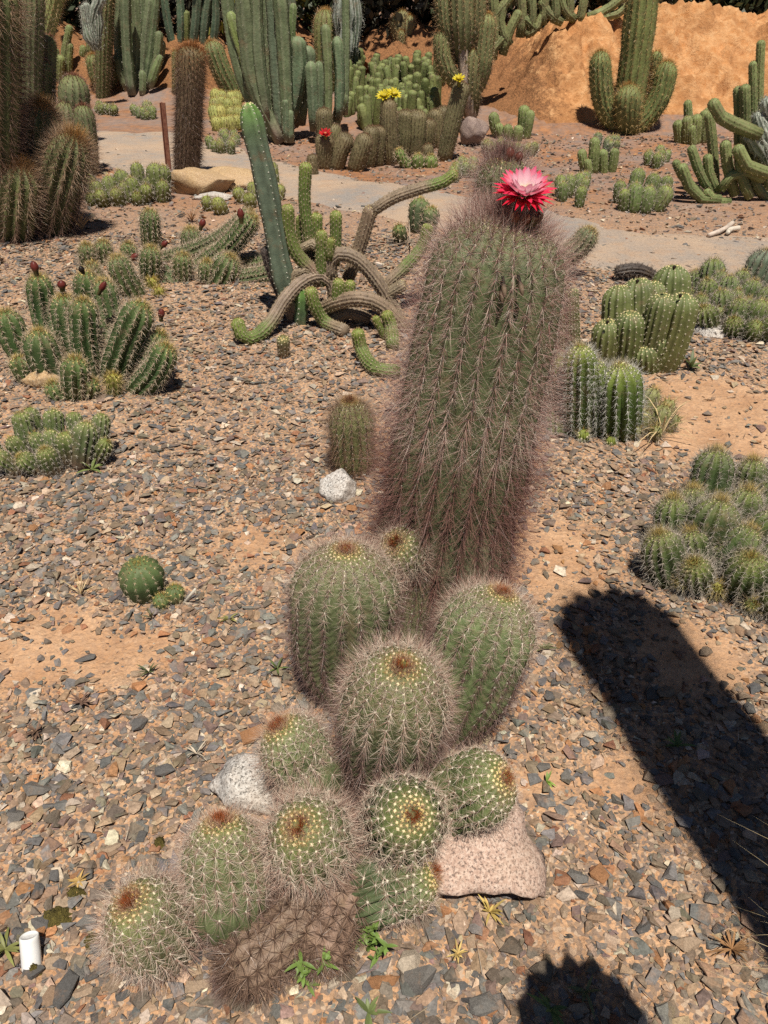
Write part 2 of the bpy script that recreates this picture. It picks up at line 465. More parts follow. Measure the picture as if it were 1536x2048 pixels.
# single stones that stand out, pieces of the ground
PRO = []
for k in range(14):
    hv, ht = hull(15, 900 + k, 0.46)
    PRO.append((hv, ht))
PROM = {}
def stone_mesh(k, c):
    key = (k, c)
    if key not in PROM:
        hv, ht = PRO[k]
        PROM[key] = mk_mesh('stone', hv, None, ht, np.repeat(np.array([PAL[c]]), len(hv), 0), smooth=False)
    return PROM[key]
def place_stone(x, y, sx, sy, rz, k, c, lift=0.2, tilt=0.12):
    o = ob('stone', stone_mesh(k, c), M_stone, ground)
    o.scale = (sx * 0.5, sy * 0.5, min(sx, sy) * 0.5)
    o.location = (x, y, float(H(x, y)) + min(sx, sy) * lift)
    o.rotation_euler = (random.gauss(0, tilt), random.gauss(0, tilt), rz)
    return o
NAMED = [(130, 1985, 95, 60, 1.1, 0), (840, 1965, 95, 80, 0.3, 2), (768, 1965, 85, 45, 0.1, 7), (1375, 1893, 90, 45, 0.1, 6), (1197, 1752, 60, 48, 0.4, 7), (820, 1930, 75, 60, 0.9, 9),
         (1285, 1860, 48, 40, 0.4, 0), (965, 2015, 90, 60, 0.3, 10), (1310, 1770, 50, 30, 2.2, 1), (1155, 1755, 60, 45, 0.2, 10), (1340, 1830, 52, 40, 0, 9), (1190, 1840, 60, 30, 0.2, 5),
         (165, 1985, 60, 40, 0.2, 6), (290, 1945, 70, 60, 0.5, 9), (395, 1975, 75, 35, 0.2, 6), (70, 1950, 60, 45, 0.3, 0), (1020, 1895, 60, 75, 1.4, 3), (1085, 1950, 70, 60, 0.2, 3),
         (85, 1850, 60, 45, 0.2, 1), (30, 1640, 60, 40, 0.3, 2), (220, 1700, 70, 30, 0.2, 6), (330, 1545, 60, 40, 0.5, 1), (280, 1455, 55, 45, 1.2, 1), (75, 1580, 80, 50, 0.2, 2), (40, 1445, 60, 30, 0.1, 6),
         (195, 1900, 40, 55, 0.2, 1), (170, 1320, 60, 28, 0.2, 1), (70, 1140, 40, 36, 0.6, 9), (505, 1475, 75, 50, 0.5, 7), (280, 1350, 50, 24, 0.1, 6), (160, 1090, 38, 22, 0.1, 9), (110, 1640, 50, 40, 1, 3),
         (1440, 1740, 60, 50, 0.2, 2), (1490, 1660, 45, 60, 0.3, 1), (1330, 1390, 60, 50, 0.3, 4), (1250, 1400, 60, 30, 0.2, 1), (1410, 1310, 40, 36, 0.5, 4), (1180, 1470, 45, 30, 0.5, 9), (1080, 1540, 60, 30, 0.2, 2)]
cnt = 0
for (px, py, w, h, rz, c) in NAMED:
    p = G(px, py); t = depth(p) / FPX
    place_stone(p[0], p[1], w * t * 0.85, h * t * 1.05, rz, cnt % 14, c); cnt += 1
for q in range(250):
    while True:
        px, py = random.uniform(-40, 1570), random.uniform(960, 2060)
        if random.random() < 0.35: py = random.uniform(1600, 2060)
        p = G(px, py)
        if random.random() < float(density(np.array([p[0]]), np.array([p[1]]))[0]): break
    s_ = random.uniform(0.03, 0.052)
    place_stone(p[0], p[1], s_, s_ * random.uniform(0.6, 0.95), random.uniform(0, 6.28), random.randrange(14), int(rng.choice(len(PAL), p=PW)), 0.16)

# ------------------------------------------------------------------ cactus builder
class Style(dict):
    __getattr__ = dict.get
BASE = dict(ribs=12, depth=0.25, p=0.9, body=(0.09, 0.14, 0.045), tip=(0.20, 0.26, 0.06), tipl=0.05, tipa=0.6, cork=0.0, corkc=(0.28, 0.20, 0.13), crest=(0.2, 0.2, 0.1), cresta=0.12,
            sp=0.024, acol=(0.55, 0.5, 0.38), aapex=(0.7, 0.6, 0.25), asz=0.0022, nr=7, nc=2, rl=(0.012, 0.022), cl=(0.02, 0.03), sa=(0.55, 0.48, 0.36), sb=(0.35, 0.24, 0.16), sap=(0.6, 0.4, 0.12),
            apexu=0.03, phir=(50, 82), phic=(5, 40), sag=0.0, dome=1.0, lump=0.03, old=None, oldu=9.0, areoles=True, bumpy=0.0, srad=1.0, base_r=0.8, apexlen=0.8)
def style(**k):
    d = dict(BASE); d.update(k); return Style(d)

def catmull(P, per=10):
    P = np.asarray(P, float)
    if len(P) == 2:
        t = np.linspace(0, 1, per)[:, None]
        return P[0] * (1 - t) + P[1] * t
    Q = np.vstack([2 * P[0] - P[1], P, 2 * P[-1] - P[-2]])
    out = []
    for i in range(1, len(Q) - 2):
        t = np.linspace(0, 1, per, endpoint=False)[:, None]
        a, b, c, d = Q[i - 1], Q[i], Q[i + 1], Q[i + 2]
        out.append(0.5 * ((2 * b) + (-a + c) * t + (2 * a - 5 * b + 4 * c - d) * t ** 2 + (-a + 3 * b - 3 * c + d) * t ** 3))
    out.append(P[-1][None])
    return np.vstack(out)

def norm(v):
    return v / np.maximum(np.linalg.norm(v, axis=-1, keepdims=True), 1e-9)

def spine_mesh(P, D, L, r, ca, cb, slim=False):
    """tapered three-sided spines; slim: two crossed blades for the far plants"""
    n = len(P)
    rnd = rng.normal(size=(n, 3))
    e1 = norm(np.cross(D, rnd)); e2 = np.cross(D, e1)
    rr = (r * np.ones(n))[:, None]
    tip = P + D * L[:, None]
    if slim:
        v = np.stack([P + e1 * rr, P - e1 * rr, P + e2 * rr, P - e2 * rr, tip], 1)
        tl = ([0, 1, 4], [2, 3, 4])
    else:
        v = np.stack([P + e1 * rr, P + (-0.5 * e1 + 0.866 * e2) * rr, P + (-0.5 * e1 - 0.866 * e2) * rr, tip], 1)
        tl = ([0, 1, 3], [1, 2, 3], [2, 0, 3])
    k = v.shape[1]
    b = np.arange(n)[:, None] * k
    T = np.concatenate([b + q for q in tl])
    C = np.empty((n, k, 3)); C[:, :-1] = ca[:, None]; C[:, -1] = cb
    return v.reshape(-1, 3), T, C.reshape(-1, 3)

OCT_T = np.array([[0, 2, 4], [2, 1, 4], [1, 3, 4], [3, 0, 4]])

def make_stem(parent, pts, r, S, name='stem', origin=None, spines=True, lod=None, prof=None, label=None, dens=1.0, twist=None):
    """a ribbed cactus stem swept along pts (world); last point is the apex"""
    C = catmull(pts)
    seg = np.linalg.norm(np.diff(C, axis=0), axis=1); A = np.concatenate([[0], np.cumsum(seg)]); L = A[-1]
    T = norm(np.gradient(C, axis=0))
    n1 = np.zeros_like(C)
    a0 = norm(np.cross(T[0], np.array([0.31, 0.2, 0.93]) if abs(T[0][2]) < 0.8 else np.array([1.0, 0.15, 0])))
    n1[0] = a0
    for i in range(1, len(C)):
        v = n1[i - 1] - T[i] * np.dot(T[i], n1[i - 1]); n1[i] = v / np.linalg.norm(v)
    n2 = np.cross(T, n1)
    t = depth(C[-1]) if lod is None else lod
    near, mid = t < 2.9, t < 5.2
    nr = S.ribs
    spr = (5 if nr <= 14 else 4) if near else (4 if mid else 3)
    if nr > 18 and not near: spr = 3 if mid else 2
    dl = min(r * S.dome, L * 0.65)
    ph = rng.uniform(0, 6.28); lseed = rng.uniform(0, 100)
    def R(a):
        s_ = a / L
        k = S.base_r + (1 - S.base_r) * sm(s_ / 0.3) if prof is None else np.interp(s_, prof[0], prof[1])
        k = k * (1 + S.lump * 2 * (vn(a / max(r, 1e-3) * 0.9 + lseed, a * 0, 1) - 0.5))
        u = L - a
        f = np.sqrt(np.clip(1 - (1 - np.clip(u / dl, 0, 1)) ** 2, 0, 1))
        return r * k * np.where(u < dl, f, 1.0)
    def frame(a):
        I = lambda M: np.stack([np.interp(a, A, M[:, j]) for j in range(3)], -1)
        return I(C), norm(I(n1)), norm(I(n2))
    def pos(a, th, rib=True):
        c, e1, e2 = frame(a)
        rr = R(a)
        if rib:
            k = np.abs(np.cos(nr * th / 2)) ** S.p
            # ribs fade in from the centre of the crown
            u = L - a
            dd = S.depth * np.clip(u / (0.25 * dl + 1e-6), 0.25, 1)
            rr = rr * (1 - dd * (1 - k))
            if S.bumpy:
                rr = rr * (1 + S.bumpy * (k ** 2) * np.cos(2 * np.pi * u / S.sp))
        return c + e1 * (rr * np.cos(th + ph))[..., None] + e2 * (rr * np.sin(th + ph))[..., None]
    step = (S.sp / 3.5 if S.bumpy else 0.016) if near else (0.05 if mid else 0.12)
    nb = int(np.clip((L - dl) / step, 3, 110 if near else 40)); nd = 18 if near else (9 if mid else 6)
    if near and S.bumpy: nd = int(np.clip(1.57 * dl / step, 14, 44))
    arcs = np.concatenate([np.linspace(0, L - dl, nb, endpoint=False), L - dl + dl * np.sin(np.linspace(0, math.pi / 2 - 0.02, nd))])
    m = nr * spr
    th = np.arange(m) / m * 2 * np.pi
    AA, TH = np.meshgrid(arcs, th, indexing='ij')
    V = pos(AA.ravel(), TH.ravel())
    nR = len(arcs)
    i, j = np.meshgrid(np.arange(nR - 1), np.arange(m), indexing='ij')
    j2 = (j + 1) % m
    Qd = np.stack([i * m + j, i * m + j2, (i + 1) * m + j2, (i + 1) * m + j], -1).reshape(-1, 4)
    V = np.vstack([V, C[-1][None]])
    V = np.vstack([V, C[0][None]])
    cap = np.stack([(nR - 1) * m + np.arange(m), (nR - 1) * m + (np.arange(m) + 1) % m, np.full(m, nR * m)], -1)
    cap = np.vstack([cap, np.stack([(np.arange(m) + 1) % m, np.arange(m), np.full(m, nR * m + 1)], -1)])
    u = (L - AA).ravel(); k = np.abs(np.cos(nr * TH.ravel() / 2))
    ar = lambda c: np.array(c, float)[None]
    tone = np.exp(rng.normal(0, 0.07)) * np.exp(rng.normal(0, 0.03, 3))
    col = np.repeat(ar(S.body) * tone, len(u), 0)
    w = (S.tipa * np.exp(-(u / S.tipl) ** 1.5))[:, None]; col = col * (1 - w) + ar(S.tip) * w
    w = (S.cresta * k ** 5)[:, None]; col = col * (1 - w) + ar(S.crest) * w
    if S.cork > 0:
        sfrac = AA.ravel() / L + 0.10 * (vn(TH.ravel() * nr / 6.28, AA.ravel() / r * 1.2 + lseed, 3) - 0.5)
        w = sm((S.cork + 0.03 - sfrac) / 0.08)[:, None]; col = col * (1 - w) + ar(S.corkc) * tone * w
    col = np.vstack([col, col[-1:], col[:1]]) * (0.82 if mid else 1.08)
    if origin is None: origin = np.array(parent.location) if parent is not None else np.zeros(3)
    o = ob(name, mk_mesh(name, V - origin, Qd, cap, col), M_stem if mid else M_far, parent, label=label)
    if not spines: return o
    # areoles along the rib crests
    asp = S.sp if near else (max(S.sp, 0.026) if mid else max(S.sp, 0.045))
    us = []; uu = asp * 0.2; dome_s = dl * math.pi / 2 * (0.5 + 0.5 * r / max(dl, 1e-6) if dl < r else 1.0)
    while uu < L - dl + dome_s:
        us.append(uu); uu += asp * float(np.clip(0.45 + 0.55 * uu / dome_s, 0.45, 1))
    us = np.array(us)
    KK, RB = np.meshgrid(us, np.arange(nr), indexing='ij')
    ss = np.abs(KK + (RB % 2) * asp * 0.45 * np.clip(0.45 + 0.55 * KK / dome_s, 0.45, 1) + rng.normal(0, asp * 0.05, KK.shape)).ravel(); ta = (RB / nr * 2 * np.pi).ravel() + rng.normal(0, 0.012, KK.size)
    # distance over the surface from the apex -> distance along the axis
    ua = np.where(ss < dome_s, dl * (1 - np.cos(np.clip(ss / dome_s, 0, 1) * math.pi / 2)), dl + ss - dome_s)
    # thin out where ribs converge
    rad = R(np.clip(L - ua, 0, L))
    keep = (ua < L - 0.006) & (rng.uniform(size=ua.size) < np.clip(rad * 6.28 / nr / (0.0045 if near else 0.015), 0.25 if near else 0.12, 1) * dens)
    ua, ta, ss = ua[keep], ta[keep], ss[keep]; a = L - ua
    Pz = pos(a, ta)
    ua = ss
    e = r * 0.004
    dA = pos(np.clip(a + e, 0, L - 1e-4), ta, False) - pos(np.clip(a - e, 0, L), ta, False)
    dT = pos(a, ta + 0.02, False) - pos(a, ta - 0.02, False)
    Av, Bv = norm(dA), norm(dT); Nv = norm(np.cross(Bv, Av))
    ax = np.stack([np.interp(a, A, T[:, q]) for q in range(3)], -1)
    cc = np.stack([np.interp(a, A, C[:, q]) for q in range(3)], -1)
    flip = np.sum(Nv * (Pz - cc + ax * 1e-3), -1) < 0; Nv[flip] *= -1
    if S.areoles and mid:
        n = len(Pz); z = S.asz * (1 if near else 1.15) * rng.uniform(0.8, 1.25, n)[:, None] * ((1 + 0.35 * np.exp(-(ua / (S.apexu * 2.2)) ** 2)) * np.where(ua < 0.6 * S.apexu, 0.4, 1.0))[:, None]
        o8 = np.stack([Pz + Av * z, Pz - Av * z, Pz + Bv * z, Pz - Bv * z, Pz + Nv * z * 0.9], 1) - (Nv * 0.0006)[:, None]
        wa = np.exp(-(ua / (S.apexu * 1.8)) ** 2)[:, None]
        ca = ar(S.acol) * (1 - wa) + ar(S.aapex) * wa
        TT = (OCT_T[None] + (np.arange(n) * 5)[:, None, None]).reshape(-1, 3)
        ob('areoles', mk_mesh('areoles', o8.reshape(-1, 3) - origin, None, TT, np.repeat(ca, 5, 0)), M_wool, o, kind='stuff')
    nrd = S.nr if near else (max(3, int(S.nr * 0.9)) if mid else max(2, int(S.nr * 0.7)))
    ncd = S.nc if near else (S.nc if mid else max(1, int(S.nc * 0.8)))
    PP, DD, LL, UA, ISC = [], [], [], [], []
    for kind, cnt_, lens, phs in (('r', nrd, S.rl, S.phir), ('c', ncd, S.cl, S.phic)):
        for q in range(cnt_):
            n = len(Pz)
            psi = 2 * np.pi * (q + rng.uniform(-0.4, 0.4, n)) / max(cnt_, 1) + 0.4 * rng.normal(size=n)
            phi = np.radians(rng.uniform(*phs, n)) * (1 - 0.55 * np.exp(-(ua / (S.apexu * 1.2)) ** 2))
            d = Nv * np.cos(phi)[:, None] + (Av * np.cos(psi)[:, None] + Bv * np.sin(psi)[:, None]) * np.sin(phi)[:, None]
            d[:, 2] -= S.sag * (1 - np.exp(-ua / 0.12))
            PP.append(Pz); DD.append(norm(d)); UA.append(ua)
            LL.append(rng.uniform(*lens, n) * (S.apexlen + (1 - S.apexlen) * (1 - np.exp(-ua / (S.apexu * 1.5)))))
            ISC.append(np.full(n, kind == 'c'))
    P = np.concatenate(PP); D = np.concatenate(DD); LN = np.concatenate(LL); UA = np.concatenate(UA); ISC = np.concatenate(ISC)
    if S.thin:
        kp = rng.uniform(size=len(P)) > S.thin * np.exp(-((UA - 0.038) / 0.018) ** 2)
        P, D, LN, UA, ISC = P[kp], D[kp], LN[kp], UA[kp], ISC[kp]
    if S.crown:
        LN = LN * np.where(UA < 0.022, np.where(ISC, 0.55, rng.uniform(0.5, 1.1, len(UA))), S.crown + (1 - S.crown) * sm((UA - 0.028) / 0.055))
    if S.upthin:
        kp = (~ISC) | (rng.uniform(size=len(P)) > S.upthin * (1 - sm((UA - S.oldu * 0.8) / 0.15)))
        P, D, LN, UA, ISC = P[kp], D[kp], LN[kp], UA[kp], ISC[kp]
    if S.oldlen: LN = LN * (1 + (S.oldlen - 1) * sm((UA - S.oldu * 0.6) / 0.2))
    n = len(P)
    mx = np.where(ISC, rng.uniform(size=n) ** 0.6, rng.uniform(size=n) ** 1.6)[:, None]
    c = ar(S.sa) * (1 - mx) + ar(S.sb) * mx
    if S.old is not None:
        w = sm((UA - S.oldu) / 0.08)[:, None] * 0.85; c = c * (1 - w) + ar(S.old) * w
    w = np.exp(-(UA / (S.apexu * (S.apexk or 1))) ** 4)[:, None] if S.apexk else np.exp(-(UA / S.apexu) ** 2)[:, None]; c = c * (1 - w) + ar(S.sap) * rng.uniform(0.3, 1.5, (n, 1)) * w
    if S.crown:
        w = (0.7 * np.exp(-((UA - 1.45 * S.apexu) / (0.5 * S.apexu)) ** 2))[:, None]; c = c * (1 - w) + np.array([[0.62, 0.36, 0.09]]) * rng.uniform(0.6, 1.2, (n, 1)) * w
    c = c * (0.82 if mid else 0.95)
    srr = max(0.0004, (0.15 if near else 0.16) * t / 770) * S.srad
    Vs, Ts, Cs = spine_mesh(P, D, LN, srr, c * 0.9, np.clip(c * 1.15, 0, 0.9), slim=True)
    ob('spines', mk_mesh('spines', Vs - origin, None, Ts, Cs, smooth=False), M_spine, o, kind='stuff')
    return o

# styles
HERO = style(ribs=20, depth=0.17, p=0.8, body=(0.15, 0.175, 0.08), tip=(0.2, 0.22, 0.06), tipl=0.04, cresta=0.05, sp=0.023, acol=(0.66, 0.62, 0.5), aapex=(0.74, 0.56, 0.16), asz=0.003,
             nr=21, nc=9, rl=(0.015, 0.03), cl=(0.030, 0.053), sa=(0.78, 0.68, 0.55), sb=(0.36, 0.20, 0.15), sap=(0.36, 0.085, 0.016), apexu=0.021, phir=(58, 88), phic=(5, 55), sag=0.10,
             bumpy=0.022, lump=0.03, base_r=0.7, apexlen=1.0, old=(0.20, 0.115, 0.10), oldu=0.16, dome=1.0, thin=0.5, crown=0.42, apexk=0.85, srad=0.9)

def gbase(px, py, z=0.0):
    return G(px, py, z)

def clump(name, label, cat, S, stems, base, group=None, dy=0.0, dens=1.0, sink=0.06, tilt_y=0.0, seedlen=None, styles=None):
    """stems: (r_px, [(px,py[,ddy]), ...]); first point on the ground, the others at its distance"""
    b = G(*base)
    root = thing(name, label, cat, Vector((b[0], b[1], float(H(b[0], b[1])))), group)
    out = []
    for si, st in enumerate(stems):
        rp, pl = st[0], st[1]
        S2 = st[2] if len(st) > 2 else S
        g = G(pl[0][0], pl[0][1])
        Y = g[1] + dy
        pts = [g]
        for q in pl[1:]:
            Y2 = Y + (q[2] if len(q) > 2 else 0)
            pts.append(U(q[0], q[1], Y2))
        t = depth(pts[-1])
        r = rp * t / FPX
        d0 = norm(pts[0] - pts[1])
        pts[0] = pts[0] + d0 * sink + np.array([0, r * 0.5, 0])
        out.append(make_stem(root, pts, r, S2, dens=dens))
    return root, out

def ball(root, px, py, rp, S, zc=None, ax=None, elong=1.2, prof=None, base=None, **k):
    """a rounded head whose centre shows at px,py and stands zc over the ground; ax = apex offset in px or 3D axis"""
    r0 = rp * depth(G(px, py)) / FPX
    if zc is None: zc = r0 * 0.75
    c = G(px, py, zc)
    r = rp * depth(c) / FPX
    if ax is None: axis_ = np.array([0, 0, 1.0])
    elif len(ax) == 3: axis_ = norm(np.array(ax, float))
    else:
        dx, dy_ = ax[0] / rp / elong, -ax[1] / rp / elong
        h2 = dx * dx + dy_ * dy_
        view = norm(CAMP - c)
        rt = norm(np.cross(np.array([0, 0, 1.0]), view)); upv = np.cross(view, rt)
        if h2 > 0.98: dx, dy_ = dx / math.sqrt(h2) * 0.99, dy_ / math.sqrt(h2) * 0.99; h2 = 0.98
        axis_ = rt * dx + upv * dy_ + view * math.sqrt(1 - h2)
    apex = c + axis_ * r * elong
    if base is None:
        low = c - axis_ * r * elong * 0.8
        gz = float(H(c[0], c[1]))
        bp = np.array([low[0] * 0.6 + c[0] * 0.4, low[1] * 0.6 + c[1] * 0.4, gz - 0.02])
        if low[2] < bp[2] + 0.03: pts = [c - axis_ * r * elong * 0.95, c, apex]
        else: pts = [bp, low, c, apex]
    else:
        pts = [np.array(base), c - axis_ * r * elong * 0.75, c, apex]
    return make_stem(root, pts, r, S, prof=prof, **k), c, axis_, r

# ------------------------------------------------------------------ the clumping bristly cactus in the middle
gb = G(830, 1500)
hero = thing('clumping_cactus', 'large clumping cactus with a red flower, tall column and a pile of bristly round heads', 'cactus', Vector((gb[0], gb[1], float(H(gb[0], gb[1])))))
COLM = Style({**HERO, 'ribs': 24, 'sp': 0.025, 'cl': (0.05, 0.088), 'rl': (0.016, 0.032), 'sa': (0.76, 0.66, 0.55), 'sb': (0.42, 0.20, 0.175), 'sap': (0.30, 0.17, 0.15), 'old': (0.27, 0.125, 0.10), 'oldu': 0.58, 'crown': 0, 'apexk': 0, 'upthin': 0.25, 'apexu': 0.04,
              'lump': 0.05, 'depth': 0.13, 'nr': 20, 'nc': 16, 'oldlen': 1.4, 'thin': 0, 'dome': 0.85, 'base_r': 0.85, 'cork': 0.33, 'corkc': (0.24, 0.22, 0.13), 'sag': 0.0, 'phic': (5, 65), 'apexlen': 0.9})
yb = 1.72
cpts = [U(862, 1235, yb), U(892, 1060, yb), U(932, 850, yb), U(975, 640, yb), U(1015, 432, yb)]
cpts[0][2] = -0.05
column = make_stem(hero, cpts, 0.150, COLM, lod=2.0, prof=([0, 0.12, 0.28, 0.37, 0.46, 0.6, 0.8, 1], [1.0, 1.2, 1.27, 1.10, 1.17, 1.18, 1.13, 1.0]))
heads = [  # px, py, r, centre height, apex offset, elong
    (688, 1225, 108, 0.26, (8, -116), 1.4), (812, 1108, 54, 0.34, (-20, -22), 1.2), (957, 1305, 96, 0.24, (34, -118), 1.5), (790, 1405, 108, 0.36, (12, -66), 1.15),
    (597, 1508, 70, 0.20, (-34, -58), 1.2), (950, 1578, 76, 0.20, (56, -30), 1.1), (808, 1640, 86, 0.22, (17, -10), 1.15), (620, 1680, 86, 0.21, (-18, -26), 1.15), (452, 1735, 86, 0.15, (8, -84), 1.25),
    (302, 1850, 86, 0.095, (-22, -56), 1.15), (795, 1762, 72, 0.10, (72, -20), 1.15)]
cc0 = G(760, 1480, 0.02)
for hi, (px, py, rp, zc, ax, el) in enumerate(heads):
    c = G(px, py, zc)
    f = 0.04 if hi == 9 else (0.12 if hi in (4, 8) else 0.3)
    bs = [c[0] * (1 - f) + cc0[0] * f, c[1] * (1 - f) + cc0[1] * f, -0.02]
    Sx = HERO
    if hi in (5, 6, 10): Sx = Style({**HERO, 'nc': 3, 'nr': 13, 'cl': (0.022, 0.04), 'depth': 0.25, 'body': (0.11, 0.15, 0.065), 'bumpy': 0.03})
    ball(hero, px, py, rp, Sx, zc, ax, el, base=bs, prof=([0, 0.2, 0.42, 0.62, 0.8, 1], [0.6, 0.82, 0.98, 1.0, 1.0, 1.0]))
OLD = Style({**HERO, 'body': (0.27, 0.185, 0.13), 'tip': (0.25, 0.17, 0.12), 'cork': 0.0, 'bumpy': 0.0, 'lump': 0.12, 'srad': 1.5, 'thin': 0, 'crown': 0, 'sag': 0.25, 'phic': (5, 80), 'nr': 10, 'nc': 24, 'sa': (0.34, 0.22, 0.155), 'sb': (0.10, 0.06, 0.045), 'sap': (0.2, 0.12, 0.1), 'old': None, 'depth': 0.1,
             'acol': (0.3, 0.2, 0.14), 'aapex': (0.3, 0.2, 0.14), 'sp': 0.026, 'ribs': 13, 'cl': (0.022, 0.05)})
for a, b, c, rp in (((640, 1700), (610, 1830), (455, 1955), 62), ((700, 1740), (660, 1840), (610, 1925), 58)):
    z = 0.055
    make_stem(hero, [G(*a, 0.1), G(*b, z), G(*c, z * 0.7)], rp * 1.6 / FPX, OLD)

# flower and buds on the column
def lathe(prof_, m=14, col=(0.2, 0.2, 0.2), ripple=0.0):
    V = []; Cc = []
    th = np.arange(m) / m * 2 * np.pi
    for (rr, z, c) in prof_:
        q = rr * (1 + ripple * np.cos(th * m / 2))
        V.append(np.stack([q * np.cos(th), q * np.sin(th), np.full(m, z)], -1)); Cc.append(np.repeat(np.array([c]), m, 0))
    n = len(prof_)
    i, j = np.meshgrid(np.arange(n - 1), np.arange(m), indexing='ij'); j2 = (j + 1) % m
    Qd = np.stack([i * m + j, i * m + j2, (i + 1) * m + j2, (i + 1) * m + j], -1).reshape(-1, 4)
    return np.concatenate(V), Qd, np.concatenate(Cc)

def petal_mesh(L, w, curl, c0, c1, cup=0.25, pointed=1.0):
    n, m = 9, 5
    V = []; Cc = []
    x = z = 0.0; ang = 0.0
    for i in range(n):
        s_ = i / (n - 1)
        ww = w * (math.sin(math.pi * min(1, (s_ * 0.92 + 0.08)) ** 0.8)) ** pointed * (1 - 0.15 * s_)
        if i == n - 1: ww = w * 0.05
        for j in range(m):
            v = j / (m - 1) * 2 - 1
            V.append((x - math.sin(ang) * 0, v * ww * 0.5, z + cup * ww * v * v))
            Cc.append(np.array(c0) * (1 - s_) + np.array(c1) * s_)
        ang += curl / n
        x += L / (n - 1) * math.cos(ang); z += L / (n - 1) * math.sin(ang)
    Qd = [[i * m + j, i * m + j + 1, (i + 1) * m + j + 1, (i + 1) * m + j] for i in range(n - 1) for j in range(m - 1)]
    return mk_mesh('petal', np.array(V), np.array(Qd), None, np.array(Cc))

def build_flower(parent, loc, axis_, rad, rings, stem_h, center=(0.75, 0.6, 0.35), origin=(0, 0, 0), tube=True):
    ax = Vector(axis_).normalized(); q = ax.to_track_quat('Z', 'Y')
    if tube:
        g, rd = (0.14, 0.15, 0.04), (0.30, 0.10, 0.04)
        pr = [(rad * 0.16, -stem_h, g), (rad * 0.24, -stem_h * 0.8, g), (rad * 0.2, -stem_h * 0.55, (0.2, 0.14, 0.04)), (rad * 0.2, -stem_h * 0.3, rd), (rad * 0.3, 0, rd), (rad * 0.22, rad * 0.02, (0.5, 0.25, 0.1))]
    else:
        pr = [(rad * 0.2, -stem_h, (0.2, 0.2, 0.05)), (rad * 0.25, 0, (0.3, 0.25, 0.05)), (rad * 0.15, rad * 0.03, (0.3, 0.25, 0.05))]
    Vv, Qd, Cc = lathe(pr, 16, ripple=0.08)
    f = ob('flower', mk_mesh('flower', Vv, Qd, None, Cc), M_petal, parent)
    f.location = Vector(loc) - Vector(origin); f.rotation_mode = 'QUATERNION'; f.rotation_quaternion = q
    for (n, el, L, w, curl, c0, c1, z, r0, po) in rings:
        mes = [petal_mesh(L * k, w, curl, c0, c1, pointed=po) for k in (1.0, 0.93, 1.06)]
        for i in range(n):
            p = ob('petal', mes[i % 3], M_petal, f)
            a = 2 * math.pi * i / n + random.uniform(-0.09, 0.09) + z * 9
            p.rotation_euler = (random.gauss(0, 0.08), -el + random.gauss(0, 0.07), a)
            p.rotation_mode = 'XYZ'
            p.location = (r0 * math.cos(a), r0 * math.sin(a), z)
    n = 130
    P = np.stack([rng.normal(0, rad * 0.09, n), rng.normal(0, rad * 0.09, n), np.zeros(n)], -1)
    D = norm(np.stack([rng.normal(0, 0.4, n), rng.normal(0, 0.4, n), np.ones(n)], -1))
    Vs, Ts, Cs = spine_mesh(P, D, rng.uniform(0.3, 0.5, n) * rad, rad * 0.012, np.repeat([center], n, 0), np.repeat([(0.8, 0.68, 0.3)], n, 0))
    ob('stamens', mk_mesh('stamens', Vs, None, Ts, Cs), M_petal, f, kind='stuff')
    return f

apexw = cpts[-1]
org = np.array(hero.location)
fl = U(1047, 392, yb - 0.03)
build_flower(hero, fl, (0.06, -0.30, 1), 0.060, [
    (26, 0.26, 0.055, 0.0115, -0.35, (0.55, 0.012, 0.03), (0.74, 0.02, 0.06), 0.000, 0.012, 0.9),
    (18, 0.46, 0.054, 0.017, -0.15, (0.74, 0.06, 0.10), (0.80, 0.03, 0.11), 0.003, 0.012, 0.7),
    (14, 0.66, 0.050, 0.020, 0.1, (0.88, 0.68, 0.70), (0.80, 0.12, 0.26), 0.005, 0.011, 0.6),
    (11, 0.86, 0.044, 0.019, 0.25, (0.90, 0.84, 0.82), (0.86, 0.42, 0.54), 0.006, 0.009, 0.55)], 0.07, origin=org)

def bud(parent, tip, axis_, L, w, col=(0.21, 0.045, 0.035), basec=(0.12, 0.10, 0.04), origin=(0, 0, 0), name='bud'):
    L, w = L * 0.88, w * 0.82
    pr = [(w * 0.28, 0, basec), (w * 0.32, L * 0.3, basec), (w * 0.5, L * 0.55, col), (w * 0.48, L * 0.72, col), (w * 0.3, L * 0.9, tuple(c * 0.8 for c in col)), (w * 0.03, L, tuple(c * 0.6 for c in col))]
    Vv, Qd, Cc = lathe(pr, 12, ripple=0.13)
    b = ob(name, mk_mesh('bud', Vv, Qd, None, Cc), M_petal, parent)
    ax = Vector(axis_).normalized()
    b.rotation_mode = 'QUATERNION'; b.rotation_quaternion = ax.to_track_quat('Z', 'Y')
    b.location = Vector(tip) - ax * L - Vector(origin)
    return b
for (px, py, ax, L, w) in ((1010, 403, (-0.25, -0.2, 1), 0.06, 0.034), (1075, 404, (0.3, -0.1, 1), 0.05, 0.026), (1058, 428, (0.1, -0.5, 0.8), 0.045, 0.02), (1085, 425, (0.5, -0.2, 0.7), 0.045, 0.025), (1030, 425, (-0.2, -0.5, 0.8), 0.045, 0.022)):
    bud(hero, U(px, py, yb - 0.02 - 0.05 * (py > 410)), ax, L, w, col=(0.26, 0.09, 0.045) if px < 1070 else (0.10, 0.05, 0.03), origin=org)
for (px, py, dx) in ((1004, 606, 0), (1010, 596, 0.15), (1046, 592, 0.3)):
    pz = U(px, py, yb - 0.165)
    bud(hero, pz, (dx, -0.5, -1), 0.05, 0.013, col=(0.30, 0.22, 0.15), basec=(0.05, 0.04, 0.03), origin=org, name='dried_fruit')

